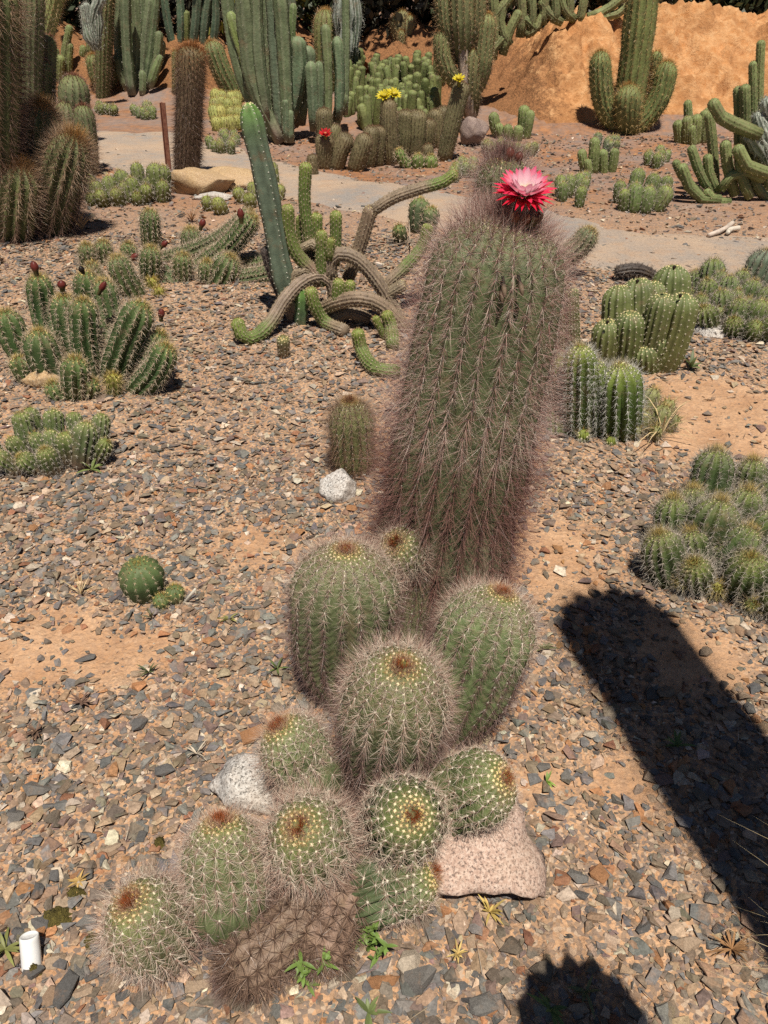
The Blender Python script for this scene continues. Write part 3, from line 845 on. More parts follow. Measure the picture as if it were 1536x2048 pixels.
# ------------------------------------------------------------------ rocks
def rock(name, label, px, py, w, dpt, h, rz, m, seed, sub=4, sink=0.3, cat='rock', P=None, cuts=7, tilt=(0, 0)):
    """angular boulder w x dpt x h metres, resting on the ground where px,py shows"""
    r = np.random.default_rng(seed)
    bm = bmesh.new(); bmesh.ops.create_icosphere(bm, subdivisions=sub, radius=1)
    co = np.array([v.co for v in bm.verts])
    nn = r.normal(size=(cuts + 6, 3)); nn /= np.linalg.norm(nn, axis=1)[:, None]; dd = r.uniform(0.5, 0.82, cuts + 6)
    for n_, d_ in zip(nn, dd):
        e = co @ n_ - d_
        co = co - np.where(e > 0, e, 0)[:, None] * n_[None] * 0.94
    q = co * 2.2
    co = co * (1 + 0.3 * (fbm(q[:, 0] + q[:, 2] * 0.7, q[:, 1] + q[:, 2] * 0.6, seed) - 0.5) + 0.2 * (fbm(q[:, 0] * 5 + q[:, 2] * 4, q[:, 1] * 5 - q[:, 2] * 3, seed + 4) - 0.5))[:, None]
    co = co / np.abs(co).max(0) * np.array([w, dpt, h]) * 0.5
    for v, c in zip(bm.verts, co): v.co = c
    me = bpy.data.meshes.new(name); bm.to_mesh(me); bm.free()
    for p in me.polygons: p.use_smooth = True
    o = ob(name, me, m)
    p = G(px, py) if P is None else P
    o.location = (p[0], p[1], float(H(p[0], p[1])) + h * (0.5 - sink)); o.rotation_euler = (tilt[0], tilt[1], rz)
    return tag(o, label, cat)
rock('boulder', 'pink speckled granite boulder leaning under the small bristly heads', 932, 1706, 0.29, 0.32, 0.17, 0.4, M_granitep, 5, sink=0.26, tilt=(0.22, 0.05))
rock('boulder', 'pale grey granite rock tucked behind the bristly heads by an orange stone', 497, 1592, 0.175, 0.17, 0.15, 0.3, M_granite, 8, sink=0.28)
rock('boulder', 'pale speckled rock at the foot of the small fuzzy head', 680, 985, 0.16, 0.15, 0.13, 0.5, M_granite, 13, sink=0.3)
rock('rock', 'flat ochre rock lying at the edge of the path by the rusty stake', 400, 384, 0.62, 0.4, 0.28, 0.1, M_ochre, 17, sink=0.25)
rock('rock', 'mossy grey-brown slab beside the ochre rock', 462, 374, 0.55, 0.4, 0.22, -0.3, M_ochre, 19, sink=0.3)
rock('rock', 'pale flat stone in front of the ochre rock', 428, 398, 0.34, 0.2, 0.07, 0.1, M_granite, 23, sink=0.3)
rock('rock', 'brown slab lying under the clump of budding cacti', 85, 772, 0.18, 0.07, 0.10, 0.1, M_ochre, 29, sink=0.25)
rock('rock', 'purple-brown rock at the foot of the mound beside the tall armed cactus', 950, 290, 0.36, 0.3, 0.36, 0.4, M_purple, 33, sink=0.2, tilt=(0.2, 0.3))
rock('rock', 'long pale stone bordering the bed of small round cacti', 1440, 668, 0.40, 0.14, 0.06, -0.15, M_granite, 37, sink=0.3)

# ------------------------------------------------------------------ other cacti, nearest first
ECH = style(srad=1.3, ribs=10, depth=0.33, body=(0.075, 0.125, 0.042), tip=(0.17, 0.22, 0.05), tipl=0.04, cresta=0.2, crest=(0.17, 0.2, 0.09), sp=0.026, nr=9, nc=3, rl=(0.016, 0.03), cl=(0.026, 0.045),
            sa=(0.80, 0.68, 0.52), sb=(0.50, 0.37, 0.25), sap=(0.62, 0.46, 0.14), aapex=(0.75, 0.6, 0.2), apexu=0.04, dome=0.9, asz=0.003)
PUP = Style({**ECH, 'tip': (0.42, 0.36, 0.06), 'tipl': 0.05, 'tipa': 0.8, 'sap': (0.62, 0.46, 0.12), 'sa': (0.6, 0.5, 0.2)})
SPB = style(ribs=13, depth=0.3, body=(0.058, 0.09, 0.03), tip=(0.24, 0.27, 0.06), tipl=0.035, tipa=0.7, cresta=0.2, sp=0.022, nr=8, nc=4, srad=1.1, rl=(0.014, 0.026), cl=(0.026, 0.045),
            sa=(0.72, 0.66, 0.56), sb=(0.30, 0.24, 0.20), sap=(0.60, 0.45, 0.14), aapex=(0.65, 0.6, 0.25), apexu=0.03, asz=0.0024, dome=1.0)
WHT = Style({**SPB, 'body': (0.09, 0.15, 0.035), 'tip': (0.33, 0.38, 0.06), 'tipl': 0.06, 'sa': (0.74, 0.72, 0.66), 'sb': (0.5, 0.47, 0.42), 'acol': (0.75, 0.73, 0.66), 'asz': 0.0032})

def headclump(name, label, S, heads, base, cat='cactus', group=None, spread=0.5, elong=1.15, zk=0.75, hb=0.0, pupS=None):
    b = G(*base)
    root = thing(name, label, cat, Vector((b[0], b[1], float(H(b[0], b[1])))), group)
    for hd in heads:
        px, py, rp = hd[:3]
        z = hd[3] if len(hd) > 3 else None
        S2 = S
        if pupS is not None and rp < 16 * (1 if b[1] < 4 else 0.7): S2 = pupS
        g = G(px, py)
        o = np.array([g[0] - b[0], (g[1] - b[1]), 0.0]); l = np.linalg.norm(o) + 0.05
        ax = np.array([0, -0.08, 1]) + o / l * spread * min(1, l / 0.2) + np.array([random.gauss(0, 0.1), random.gauss(0, 0.1), 0])
        if z is None: z = rp * depth(g) / FPX * zk + hb
        ball(root, px, py, rp, S2, z, ax, elong * random.uniform(0.92, 1.12), prof=([0, 0.3, 0.55, 1], [0.7, 0.92, 1, 1]))
    return root

# grey-spined clump at the edge of the frame, beside the long shadow
headclump('barrel_cactus_clump', 'clump of dark green barrel cacti with grey spines beside the long dark shadow', SPB,
          [(1425, 945, 41, 0.16), (1345, 1032, 37, 0.13), (1425, 1052, 50, 0.15), (1485, 1018, 35, 0.16), (1327, 1112, 43, 0.09), (1535, 1065, 41, 0.16), (1478, 1092, 37, 0.13), (1492, 1150, 46, 0.09), (1392, 1150, 35, 0.07), (1556, 1130, 45, 0.12),
           (1500, 958, 32, 0.15), (1545, 1000, 35, 0.16), (1475, 1075, 12, 0.16), (1432, 1178, 15, 0.04), (1502, 1212, 17, 0.03), (1548, 1205, 33, 0.06), (1600, 1080, 46, 0.14), (1600, 1170, 45, 0.1), (1390, 1095, 33, 0.10), (1385, 1010, 28, 0.14), (1575, 940, 37, 0.14),
           (1445, 1110, 28, 0.09), (1365, 1165, 19, 0.04)], (1470, 1130), pupS=Style({**SPB, 'tip': (0.45, 0.42, 0.08), 'tipa': 0.9, 'sa': (0.6, 0.5, 0.2)}))
# lone small barrel with two pups
SB1 = Style({**ECH, 'ribs': 13, 'depth': 0.17, 'body': (0.10, 0.16, 0.06), 'tip': (0.17, 0.21, 0.07), 'nr': 7, 'nc': 1, 'rl': (0.008, 0.014), 'cl': (0.01, 0.018), 'asz': 0.002, 'sa': (0.62, 0.52, 0.38)})
headclump('barrel_cactus', 'small smooth green barrel cactus with two pups alone on the gravel', SB1, [(285, 1160, 46, 0.06), (350, 1188, 20, 0.025), (322, 1203, 17, 0.02)], (300, 1200), spread=0.15, elong=1.05, pupS=Style({**PUP, 'rl': (0.01, 0.016), 'cl': (0.01, 0.018)}))
# fuzzy young head behind the pale rock
FUZ = Style({**HERO, 'body': (0.17, 0.18, 0.07), 'sa': (0.55, 0.42, 0.28), 'sb': (0.30, 0.18, 0.12), 'sap': (0.26, 0.09, 0.04), 'old': (0.28, 0.16, 0.10), 'oldu': 0.12, 'cl': (0.035, 0.065), 'thin': 0, 'nr': 14, 'nc': 9, 'ribs': 18, 'sp': 0.025})
r_ = thing('bristly_cactus', 'small fuzzy reddish cactus head beside the tall bristly column', 'cactus', onpath(G(705, 945)))
make_stem(r_, [G(708, 950) + np.array([0, 0.05, -0.05]), U(706, 900, G(708, 950)[1] + 0.05), U(700, 802, G(708, 950)[1] + 0.05)], 0.083, Style({**FUZ, 'dome': 1.3}))
# second bristly column behind the flower
r_ = thing('bristly_cactus', 'budding bristly column standing behind the red flower', 'cactus', onpath(U(985, 760, 2.55)))
FUZ2 = Style({**COLM, 'nr': 12, 'nc': 10, 'oldu': 0.35, 'cork': 0})
p0 = U(985, 760, 2.55); p0[2] = -0.05
make_stem(r_, [p0, U(990, 600, 2.55), U(1000, 450, 2.55), U(1008, 312, 2.55)], 0.083, FUZ2, lod=2.6)
for (px, py, ax, L, w) in ((1022, 293, (0.1, 0, 1), 0.06, 0.034), (1042, 303, (0.3, -0.1, 1), 0.05, 0.03), (1012, 312, (-0.2, -0.2, 1), 0.04, 0.026)):
    bud(r_, U(px, py, 2.52), ax, L, w, col=(0.22, 0.07, 0.05), origin=np.array(r_.location))

# budding clump
root, _ = clump('columnar_cactus_clump', 'clump of dark green ribbed cacti with red buds on bare gravel', 'cactus', ECH, [
    (28, [(115, 735), (92, 640, .1), (76, 552, .1)]), (30, [(160, 740), (140, 660), (126, 592)]), (28, [(190, 725), (182, 640, .1), (172, 545, .1)]), (29, [(188, 762), (172, 690), (166, 600)]),
    (34, [(225, 768), (250, 690), (286, 608)]), (26, [(262, 765), (295, 715), (322, 665)]), (28, [(275, 783), (310, 745), (336, 692)]), (34, [(112, 760), (88, 715), (76, 662)]), (30, [(70, 742), (35, 690), (8, 622)]),
    (22, [(60, 762), (45, 740), (38, 715)]), (28, [(150, 795), (150, 760), (150, 716)]), (22, [(125, 795), (112, 782), (104, 765)]), (13, [(130, 735), (124, 715), (122, 695)], PUP), (15, [(178, 730), (176, 710), (175, 685)], PUP),
    (12, [(195, 742), (196, 728), (196, 712)], PUP), (15, [(228, 790), (227, 770), (226, 748)], PUP), (20, [(205, 725), (215, 660), (225, 595, .1)]), (22, [(170, 792), (178, 775), (184, 758)]), (24, [(240, 740), (225, 650, .1), (205, 560, .15)])], (185, 760))
rl = np.array(root.location)
Yb = G(185, 740)[1]
for (px, py, ax, L, w) in ((66, 522, (0, 0, 1), 0.075, 0.042), (122, 560, (0.1, 0, 1), 0.06, 0.042), (211, 563, (0.6, 0, 0.8), 0.085, 0.034), (323, 617, (0.2, 0, 1), 0.07, 0.036)):
    bud(root, U(px, py, Yb), ax, L, w, origin=rl)
for (px, py) in ((150, 596), (160, 537), (273, 598), (318, 668)):
    bud(root, U(px, py - 4, Yb - 0.08), (random.gauss(0, .3), -0.3, 1), 0.04, 0.03, col=(0.03, 0.022, 0.015), basec=(0.04, 0.03, 0.02), origin=rl)
# sprawling clump behind it
DEC = Style({**ECH, 'ribs': 12, 'depth': 0.24, 'body': (0.10, 0.14, 0.05), 'tip': (0.2, 0.25, 0.07)})
root, _ = clump('sprawling_cactus_clump', 'sprawling green cactus clump with long bent stems and red buds', 'cactus', DEC, [
    (20, [(302, 492), (300, 460), (300, 420)]), (22, [(385, 500), (383, 480), (381, 456)]), (17, [(178, 535), (175, 512), (172, 488)]), (18, [(208, 530), (207, 505), (206, 482)]), (16, [(262, 520), (258, 505), (257, 486)]),
    (25, [(268, 592), (248, 555), (232, 512)]), (22, [(300, 565), (301, 530), (303, 494)]), (20, [(366, 560), (365, 535), (366, 508)]), (18, [(412, 562), (414, 545), (416, 522)]),
    (20, [(330, 522), (395, 503), (455, 472), (505, 425)]), (22, [(395, 540), (450, 500), (490, 455), (508, 432)]), (29, [(335, 562), (380, 592), (432, 570), (464, 512)]), (18, [(455, 560), (500, 555), (548, 545)]), (17, [(470, 535), (510, 528), (545, 520)]),
    (11, [(305, 575), (304, 566), (304, 556)], PUP), (10, [(318, 592), (318, 584), (318, 575)], PUP), (14, [(200, 560), (190, 545), (182, 525)])], (320, 560))
rl = np.array(root.location); Yb = G(320, 550)[1]
for (px, py, ax, L, w) in ((277, 508, (0.8, 0, 0.5), 0.10, 0.045), (335, 482, (0.7, 0, 0.6), 0.08, 0.04), (408, 438, (0.4, 0, 0.8), 0.08, 0.045), (480, 416, (0, 0, 1), 0.10, 0.045)):
    bud(root, U(px, py, Yb - 0.1), ax, L, w, origin=rl)
# low clump near the edge
headclump('barrel_cactus_clump', 'low clump of small spiny green cacti with dried flowers on the orange sand', Style({**SPB, 'ribs': 12, 'nr': 8, 'nc': 2, 'srad': 0.9, 'rl': (0.01, 0.018), 'cl': (0.014, 0.026), 'body': (0.08, 0.11, 0.04), 'cork': 0.45, 'corkc': (0.17, 0.12, 0.07), 'lump': 0.1}),
          [(12, 925, 18, .05), (60, 928, 20, .05), (98, 922, 22, .06), (48, 858, 20, .13), (108, 850, 20, .13), (104, 884, 18, .10), (138, 900, 25, .07), (168, 885, 27, .10), (200, 858, 20, .12), (200, 905, 20, .05), (78, 888, 17, .1), (35, 895, 18, .08), (150, 850, 17, .12), (-15, 905, 22, .06), (65, 835, 15, .14)],
          (110, 915), spread=0.7, elong=1.5, zk=0.8)
# fused columns beyond the bristly column
FUS = style(ribs=15, depth=0.20, body=(0.175, 0.19, 0.065), tip=(0.13, 0.18, 0.055), tipl=0.12, cork=0.14, corkc=(0.30, 0.22, 0.09), cresta=0.25, crest=(0.3, 0.3, 0.15), sp=0.03, nr=5, nc=1, rl=(0.006, 0.011), cl=(0.008, 0.014),
            sa=(0.7, 0.66, 0.5), sb=(0.5, 0.42, 0.26), sap=(0.5, 0.3, 0.12), asz=0.003, dome=0.9)
root, _ = clump('fused_cactus_clump', 'tight clump of smooth yellow-green columns fused together on the gravel', 'cactus', FUS, [
    (30, [(1210, 735), (1212, 690), (1216, 640)]), (31, [(1252, 738), (1256, 680), (1260, 624)]), (35, [(1232, 725), (1236, 650, .05), (1240, 570, .1)]), (36, [(1275, 722), (1276, 640, .05), (1277, 556, .1)]), (29, [(1308, 722), (1308, 640, .05), (1306, 562, .1)]),
    (38, [(1325, 725), (1336, 630, .1), (1346, 530, .15)]), (30, [(1295, 738), (1312, 660), (1327, 588)]), (35, [(1325, 740), (1350, 665), (1368, 588)]), (27, [(1292, 742), (1290, 715), (1288, 690)]), (22, [(1300, 742), (1318, 700), (1325, 670)])], (1285, 735))
for (px, py) in ((1350, 535), (1276, 563), (1362, 592), (1216, 645)):
    bud(root, U(px, py - 4, G(1285, 735)[1] - 0.08), (0, -0.4, 1), 0.024, 0.018, col=(0.05, 0.035, 0.025), basec=(0.03, 0.025, 0.02), origin=np.array(root.location))
# white-spined clump
root, _ = clump('white_spined_cactus_clump', 'three fat green columns with star-shaped white spines beside the bristly column', 'cactus', WHT, [
    (34, [(1160, 868), (1160, 780), (1160, 692)]), (26, [(1195, 868), (1192, 800), (1188, 722)]), (47, [(1240, 872), (1240, 805), (1240, 730)]), (13, [(1166, 880), (1166, 872), (1165, 860)]), (10, [(1222, 888), (1222, 882), (1221, 874)]),
    (28, [(1120, 868), (1122, 790, .1), (1126, 715, .1)])], (1200, 872))
DRY = Style({**SPB, 'body': (0.22, 0.22, 0.09), 'tip': (0.3, 0.3, 0.1), 'ribs': 9, 'depth': 0.2, 'sa': (0.6, 0.5, 0.35)})
headclump('withered_cactus_clump', 'withered yellowish pups beside the white-spined columns', DRY, [(1300, 800, 18, .09), (1285, 845, 18, .05), (1318, 840, 20, .06), (1335, 820, 14, .08), (1345, 845, 12, .04), (1270, 865, 12, .03), (1310, 868, 14, .03)], (1310, 860), spread=0.6, elong=1.4)
# thin stem behind the bristly column
root, _ = clump('slender_cactus', 'slender pale green column half hidden behind the bristly column', 'cactus', FUS, [(14, [(1148, 705), (1146, 650), (1143, 575)]), (13, [(1126, 700), (1125, 655), (1124, 610)])], (1148, 700))
# carpet of small round heads
hs = [(1425, 545, 25, .16), (1392, 562, 17, .1), (1415, 585, 21, .12), (1457, 578, 21, .14), (1482, 562, 18, .14), (1500, 590, 23, .13), (1445, 606, 24, .11), (1400, 612, 18, .08), (1414, 640, 25, .06), (1475, 625, 23, .1), (1512, 630, 25, .1), (1534, 600, 24, .13), (1466, 655, 22, .05), (1506, 662, 22, .05), (1538, 660, 24, .06),
      (1440, 560, 16, .15), (1560, 630, 26, .1), (1565, 585, 25, .14), (1580, 660, 26, .05), (1470, 598, 16, .12), (1495, 612, 14, .11), (1380, 595, 14, .07), (1437, 632, 15, .06)]
headclump('round_cactus_clump', 'carpet of small round cacti with yellow crowns beside the path', Style({**SPB, 'body': (0.11, 0.15, 0.05), 'sp': 0.03, 'nr': 6, 'nc': 2}), hs, (1480, 630), spread=0.5, zk=0.8)
headclump('grey_cactus', 'grey-green dome cactus at the path edge behind the carpet of round cacti', Style({**SPB, 'body': (0.17, 0.20, 0.14), 'tip': (0.2, 0.24, 0.16), 'nr': 5}), [(1522, 535, 30, .12), (1560, 540, 28, .1)], (1530, 555))
DEAD = style(ribs=11, depth=0.28, body=(0.075, 0.058, 0.05), tip=(0.09, 0.07, 0.06), cresta=0.2, crest=(0.2, 0.16, 0.13), nr=5, nc=2, sa=(0.36, 0.3, 0.25), sb=(0.15, 0.11, 0.09), sap=(0.3, 0.25, 0.2), sp=0.03, areoles=False)
root, _ = clump('dead_cactus', 'dead blackened cactus stem lying behind the fused columns', 'cactus', DEAD, [(13, [(1322, 563), (1275, 540), (1228, 545)])], (1275, 555), sink=0.0)

# blue cereus and the snaking cactus
CER = style(ribs=5, depth=0.42, p=1.1, body=(0.15, 0.195, 0.135), tip=(0.16, 0.32, 0.05), tipl=0.10, tipa=0.9, cresta=0.1, sp=0.03, nr=4, nc=1, rl=(0.005, 0.01), cl=(0.006, 0.012), sa=(0.72, 0.68, 0.55), sb=(0.5, 0.45, 0.35), sap=(0.6, 0.5, 0.3), acol=(0.62, 0.62, 0.52), asz=0.0030, dome=1.6, cork=0.2, corkc=(0.27, 0.20, 0.155), lump=0.10)
CERW = Style({**CER, 'body': (0.33, 0.25, 0.20), 'tip': (0.30, 0.23, 0.18), 'lump': 0.2, 'dome': 0.5, 'areoles': False, 'ribs': 6, 'depth': 0.2, 'nr': 0, 'nc': 0})
root, _ = clump('cereus_cactus', 'upright blue-green cereus column with white dots along its ribs', 'cactus', CER, [
    (26, [(592, 645), (566, 560), (551, 480), (527, 350), (508, 270), (496, 205)]), (16, [(600, 648), (604, 612), (603, 575)], CER), (13, [(585, 640), (552, 560), (530, 492)], DEAD)], (592, 645))
SNK = style(ribs=13, depth=0.15, body=(0.145, 0.20, 0.05), tip=(0.28, 0.32, 0.06), tipl=0.06, cresta=0.25, crest=(0.34, 0.30, 0.16), cork=0.5, corkc=(0.30, 0.22, 0.155), sp=0.026, nr=7, nc=1, rl=(0.006, 0.012), cl=(0.008, 0.016), sa=(0.62, 0.5, 0.32), sb=(0.4, 0.28, 0.16), sap=(0.55, 0.36, 0.1), apexu=0.025, asz=0.0024, dome=0.9, lump=0.05, base_r=0.95)
SNG = Style({**SNK, 'cork': 0.0}); SNC = Style({**SNK, 'cork': 2.0}); SNH = Style({**SNK, 'cork': 0.3}); SN7 = Style({**SNK, 'cork': 0.68})
b = G(665, 640); root = thing('snaking_cactus', 'tangle of snaking brown and green cactus arms in the middle of the gravel', 'cactus', onpath(b))
Y0 = b[1]
def arm(pl, rp, S, Y=None, nm='stem'):
    pts = []
    for q in pl:
        if len(q) == 2: pts.append(U(q[0], q[1], Y0 if Y is None else Y))
        elif q[2] == 'g': pts.append(G(q[0], q[1], 0.03))
        else: pts.append(U(q[0], q[1], Y0 + q[2]))
    make_stem(root, pts, rp * depth(pts[-1]) / FPX, S, name=nm)
arm([(668, 600), (666, 572), (655, 555), (632, 551), (599, 567, -.05), (567, 603, -.12), (541, 645, -.2), (508, 676, -.3), (483, 670, -.32), (473, 636, -.3)], 14.5, SN7)
arm([(640, 570), (625, 541), (593, 508), (577, 463), (575, 408)], 14, SNH)
arm([(622, 540, .1), (617, 470, .1), (609, 401, .1), (612, 324, .1)], 13, SNH)
arm([(643, 570), (643, 520), (643, 460)], 12.5, SNG)
arm([(634, 520, .1), (633, 470, .1), (633, 425, .1)], 12, SNG)
arm([(668, 530, .1), (671, 480, .1), (672, 421, .1)], 12.5, SNG)
arm([(602, 520, .15), (602, 480, .15), (602, 430, .15)], 11, SNG)
arm([(660, 520, -.02), (660, 500, -.02), (663, 475, -.02)], 9, SNG)
arm([(664, 560), (661, 525), (677, 508), (710, 515), (742, 546), (772, 590), (800, 640)], 13.5, SNC)
arm([(642, 622), (674, 605, -.1), (723, 597, -.15), (762, 611, -.15), (800, 648, -.15), (830, 690, -.15)], 15, SNC)
arm([(690, 662, 'g'), (651, 645, -.1), (629, 611, -.12), (620, 574, -.12)], 13.5, SNH)
arm([(674, 612, -.1), (676, 590, -.1), (678, 557, -.1)], 12.5, SNG)
arm([(700, 600), (700, 580), (701, 560)], 11.5, SNG)
arm([(786, 692, 'g'), (782, 655, -.25), (771, 622, -.25)], 13.5, SNG)
arm([(772, 680, -.25), (760, 655, -.25), (749, 632, -.25)], 8, SNG)
arm([(800, 742, 'g'), (752, 738, 'g'), (724, 702, -.5), (714, 658, -.5)], 14, SNG)
arm([(695, 560, .1), (703, 540, .1), (723, 482, .1), (743, 412, .1)], 14, SNC, nm='trunk')
arm([(742, 424, .1), (788, 395, .1), (847, 375, .1), (886, 364, .1), (914, 344, .1)], 12, SN7)
arm([(766, 575, .05), (814, 530, .1), (846, 490, .15), (856, 445, .15)], 12, SNH)
arm([(755, 600), (784, 583), (812, 566)], 12, SNC)
arm([(630, 545), (600, 540, -.02), (585, 560, -.02), (590, 600, -.02)], 10, SNC)
arm([(655, 520, .05), (640, 495, .05), (612, 487, .05), (600, 505, .05)], 11, SNC)
arm([(740, 640, 'g'), (700, 625, -.05), (660, 640, -.05)], 12, SNC)
r_ = thing('fuzzy_pup', 'tiny fuzzy brown pup on the gravel below the cereus column', 'cactus', onpath(G(566, 712)))
FUZP = Style({**FUZ, 'ribs': 12, 'body': (0.25, 0.2, 0.12), 'rl': (0.006, 0.012), 'cl': (0.01, 0.018), 'nr': 8, 'nc': 3, 'sp': 0.016})
make_stem(r_, [G(566, 714), U(567, 700, G(566, 714)[1]), U(566, 672, G(566, 714)[1] - 0.02)], 0.032, FUZP)
root, _ = clump('spiny_tail_cactus', 'curved ribbed cactus stem poking out behind the bristly column towards the path', 'cactus', Style({**ECH, 'ribs': 12, 'body': (0.16, 0.16, 0.09), 'tip': (0.15, 0.2, 0.07), 'depth': 0.24}), [(23, [(1070, 555), (1125, 518), (1160, 492), (1184, 458)])], (1090, 545), sink=0.0)
headclump('barrel_cactus_clump', 'three dark little barrel cacti by the path behind the snaking arms', Style({**ECH, 'body': (0.08, 0.095, 0.05)}), [(838, 428, 22, .12), (860, 440, 18, .1), (800, 470, 15, .06)], (838, 450), spread=0.3, elong=1.4)

# ------------------------------------------------------------------ big spiny cactus at the frame edge
TOR = style(ribs=14, depth=0.30, body=(0.12, 0.15, 0.055), tip=(0.2, 0.22, 0.07), tipl=0.08, cresta=0.2, crest=(0.32, 0.27, 0.13), sp=0.035, nr=8, nc=3, rl=(0.02, 0.04), cl=(0.03, 0.07), sa=(0.66, 0.50, 0.28), sb=(0.42, 0.27, 0.14), sap=(0.58, 0.33, 0.10), apexu=0.08, asz=0.004, dome=1.1, lump=0.04, old=(0.26, 0.15, 0.10), oldu=0.5)
LNG = Style({**TOR, 'nc': 9, 'cl': (0.07, 0.13), 'rl': (0.03, 0.06), 'sa': (0.70, 0.54, 0.36), 'sb': (0.36, 0.22, 0.15), 'old': (0.20, 0.11, 0.08), 'oldu': 0.35, 'srad': 1.1})
DSK = Style({**TOR, 'sa': (0.45, 0.34, 0.25), 'sb': (0.24, 0.15, 0.12), 'sap': (0.3, 0.12, 0.07), 'body': (0.12, 0.14, 0.07), 'old': (0.15, 0.09, 0.08), 'oldu': 0.3})
clump('torch_cactus', 'massive torch cactus with long pale spines at the edge of the bed', 'cactus', LNG, [
    (56, [(-12, 478), (-14, 300), (-16, 120), (-18, -60)]), (42, [(70, 455), (80, 350), (82, 212)]), (42, [(95, 470), (122, 370), (150, 272)]), (46, [(20, 480), (30, 420), (40, 330)])], (30, 470))
clump('torch_cactus', 'group of dark bristly columns behind the massive torch cactus', 'cactus', DSK, [
    (30, [(150, 345), (149, 250), (148, 150)]), (24, [(62, 350), (62, 170), (66, -30)]), (24, [(132, 350), (133, 280), (134, 203)]), (18, [(92, 340), (93, 200), (95, 70)]), (20, [(85, 345), (85, 240), (84, 118)]), (22, [(175, 352), (172, 270), (165, 210)])], (120, 350))
clump('torch_cactus', 'pale leaning column hanging over the dark bristly group', 'cactus', Style({**TOR, 'body': (0.22, 0.24, 0.09)}), [(18, [(70, 300), (80, 120), (98, 40), (120, -40)])], (80, 300))
headclump('barrel_cactus_clump', 'low mat of yellow-green barrel cacti in front of the rusty stake', Style({**SPB, 'body': (0.11, 0.125, 0.04), 'depth': 0.38, 'sp': 0.032, 'nr': 7, 'nc': 3, 'ribs': 11}),
          [(275, 345, 14, .2), (310, 348, 18, .2), (326, 352, 16, .18), (245, 362, 16, .15), (220, 372, 17, .12), (195, 382, 16, .1), (204, 398, 15, .06), (235, 394, 15, .07), (265, 374, 15, .12), (290, 388, 15, .08), (300, 368, 14, .13), (325, 378, 14, .1), (250, 380, 13, .1), (185, 400, 13, .05), (275, 398, 13, .05), (180, 365, 14, .1)], (255, 385), spread=0.4, zk=1.0)

# rusty stake
def lathe_obj(name, prof_, m_, mt, P, axis_=(0, 0, 1)):
    Vv, Qd, Cc = lathe(prof_, m_)
    o = ob(name, mk_mesh(name, Vv, Qd, None, Cc), mt)
    o.location = P; o.rotation_mode = 'QUATERNION'; o.rotation_quaternion = Vector(axis_).normalized().to_track_quat('Z', 'Y')
    return o
g = G(337, 360); tp = U(322, 205, g[1])
d = Vector(tp - g); Lp = d.length
st = bpy.data.meshes.new('steel_stake')
bm = bmesh.new()
w, th_ = 0.035, 0.006
prof2 = [(-w, 0), (-th_, 0), (-th_, -w), (th_, -w), (th_, 0), (w, 0), (w, th_), (-w, th_)]
rings_ = []
for z in (-0.1, Lp * 0.5, Lp):
    rings_.append([bm.verts.new((x * (1 + 0.05 * math.sin(z * 9)), y, z)) for x, y in prof2])
for a, c in zip(rings_[:-1], rings_[1:]):
    for k in range(8): bm.faces.new((a[k], a[(k + 1) % 8], c[(k + 1) % 8], c[k]))
bm.faces.new(rings_[-1]); bm.to_mesh(st); bm.free()
so2 = ob('steel_stake', st, M_rust); so2.location = Vector(g); so2.rotation_mode = 'QUATERNION'; so2.rotation_quaternion = d.normalized().to_track_quat('Z', 'Y')
tag(so2, 'rusty steel stake standing by the brown hairy column', 'stake')

HAI = style(ribs=22, depth=0.08, body=(0.14, 0.10, 0.06), tip=(0.2, 0.15, 0.06), tipl=0.2, sp=0.04, nr=9, nc=6, rl=(0.03, 0.06), cl=(0.05, 0.09), sa=(0.30, 0.20, 0.13), sb=(0.16, 0.09, 0.06), sap=(0.45, 0.20, 0.07), apexu=0.16, sag=0.35, dome=0.7, base_r=0.95, areoles=False, old=(0.15, 0.09, 0.065), oldu=0.3)
clump('hairy_column_cactus', 'single column cactus wrapped in shaggy brown spines beside the rusty stake', 'cactus', HAI, [(27, [(371, 358), (378, 230), (385, 92)])], (371, 358), dens=1.6)
clump('slender_cactus', 'slim grey-green column just behind the brown hairy column', 'cactus', TOR, [(9, [(352, 190), (353, 140), (352, 100)])], (352, 190))

# the blue-green cereus grove
CEF = Style({**CER, 'ribs': 6, 'depth': 0.4, 'p': 1.0, 'cresta': 0.3, 'crest': (0.26, 0.26, 0.17), 'body': (0.14, 0.172, 0.09), 'tip': (0.16, 0.2, 0.09), 'tipl': 0.2, 'tipa': 0.5, 'cork': 0.10, 'corkc': (0.22, 0.18, 0.13), 'sp': 0.09, 'nr': 3, 'nc': 0, 'rl': (0.012, 0.02), 'dome': 1.2, 'srad': 0.7})
CEB = Style({**CEF, 'body': (0.13, 0.172, 0.108)}); CEY = Style({**CEF, 'body': (0.22, 0.26, 0.08)}); CEG = Style({**CEF, 'body': (0.16, 0.21, 0.085)})
def grove(name, label, stems, base, Sd, Yref):
    b = G(*base); root = thing(name, label, 'cactus', onpath(b))
    for st in stems:
        S2 = st[2] if len(st) > 2 else Sd
        dy = st[3] if len(st) > 3 else random.uniform(-0.15, 0.35)
        pts = [U(x, y, Yref + dy) for x, y in st[1]]
        make_stem(root, pts, st[0] * depth(pts[-1]) / FPX, S2)
    return root
Yc = G(565, 285)[1]
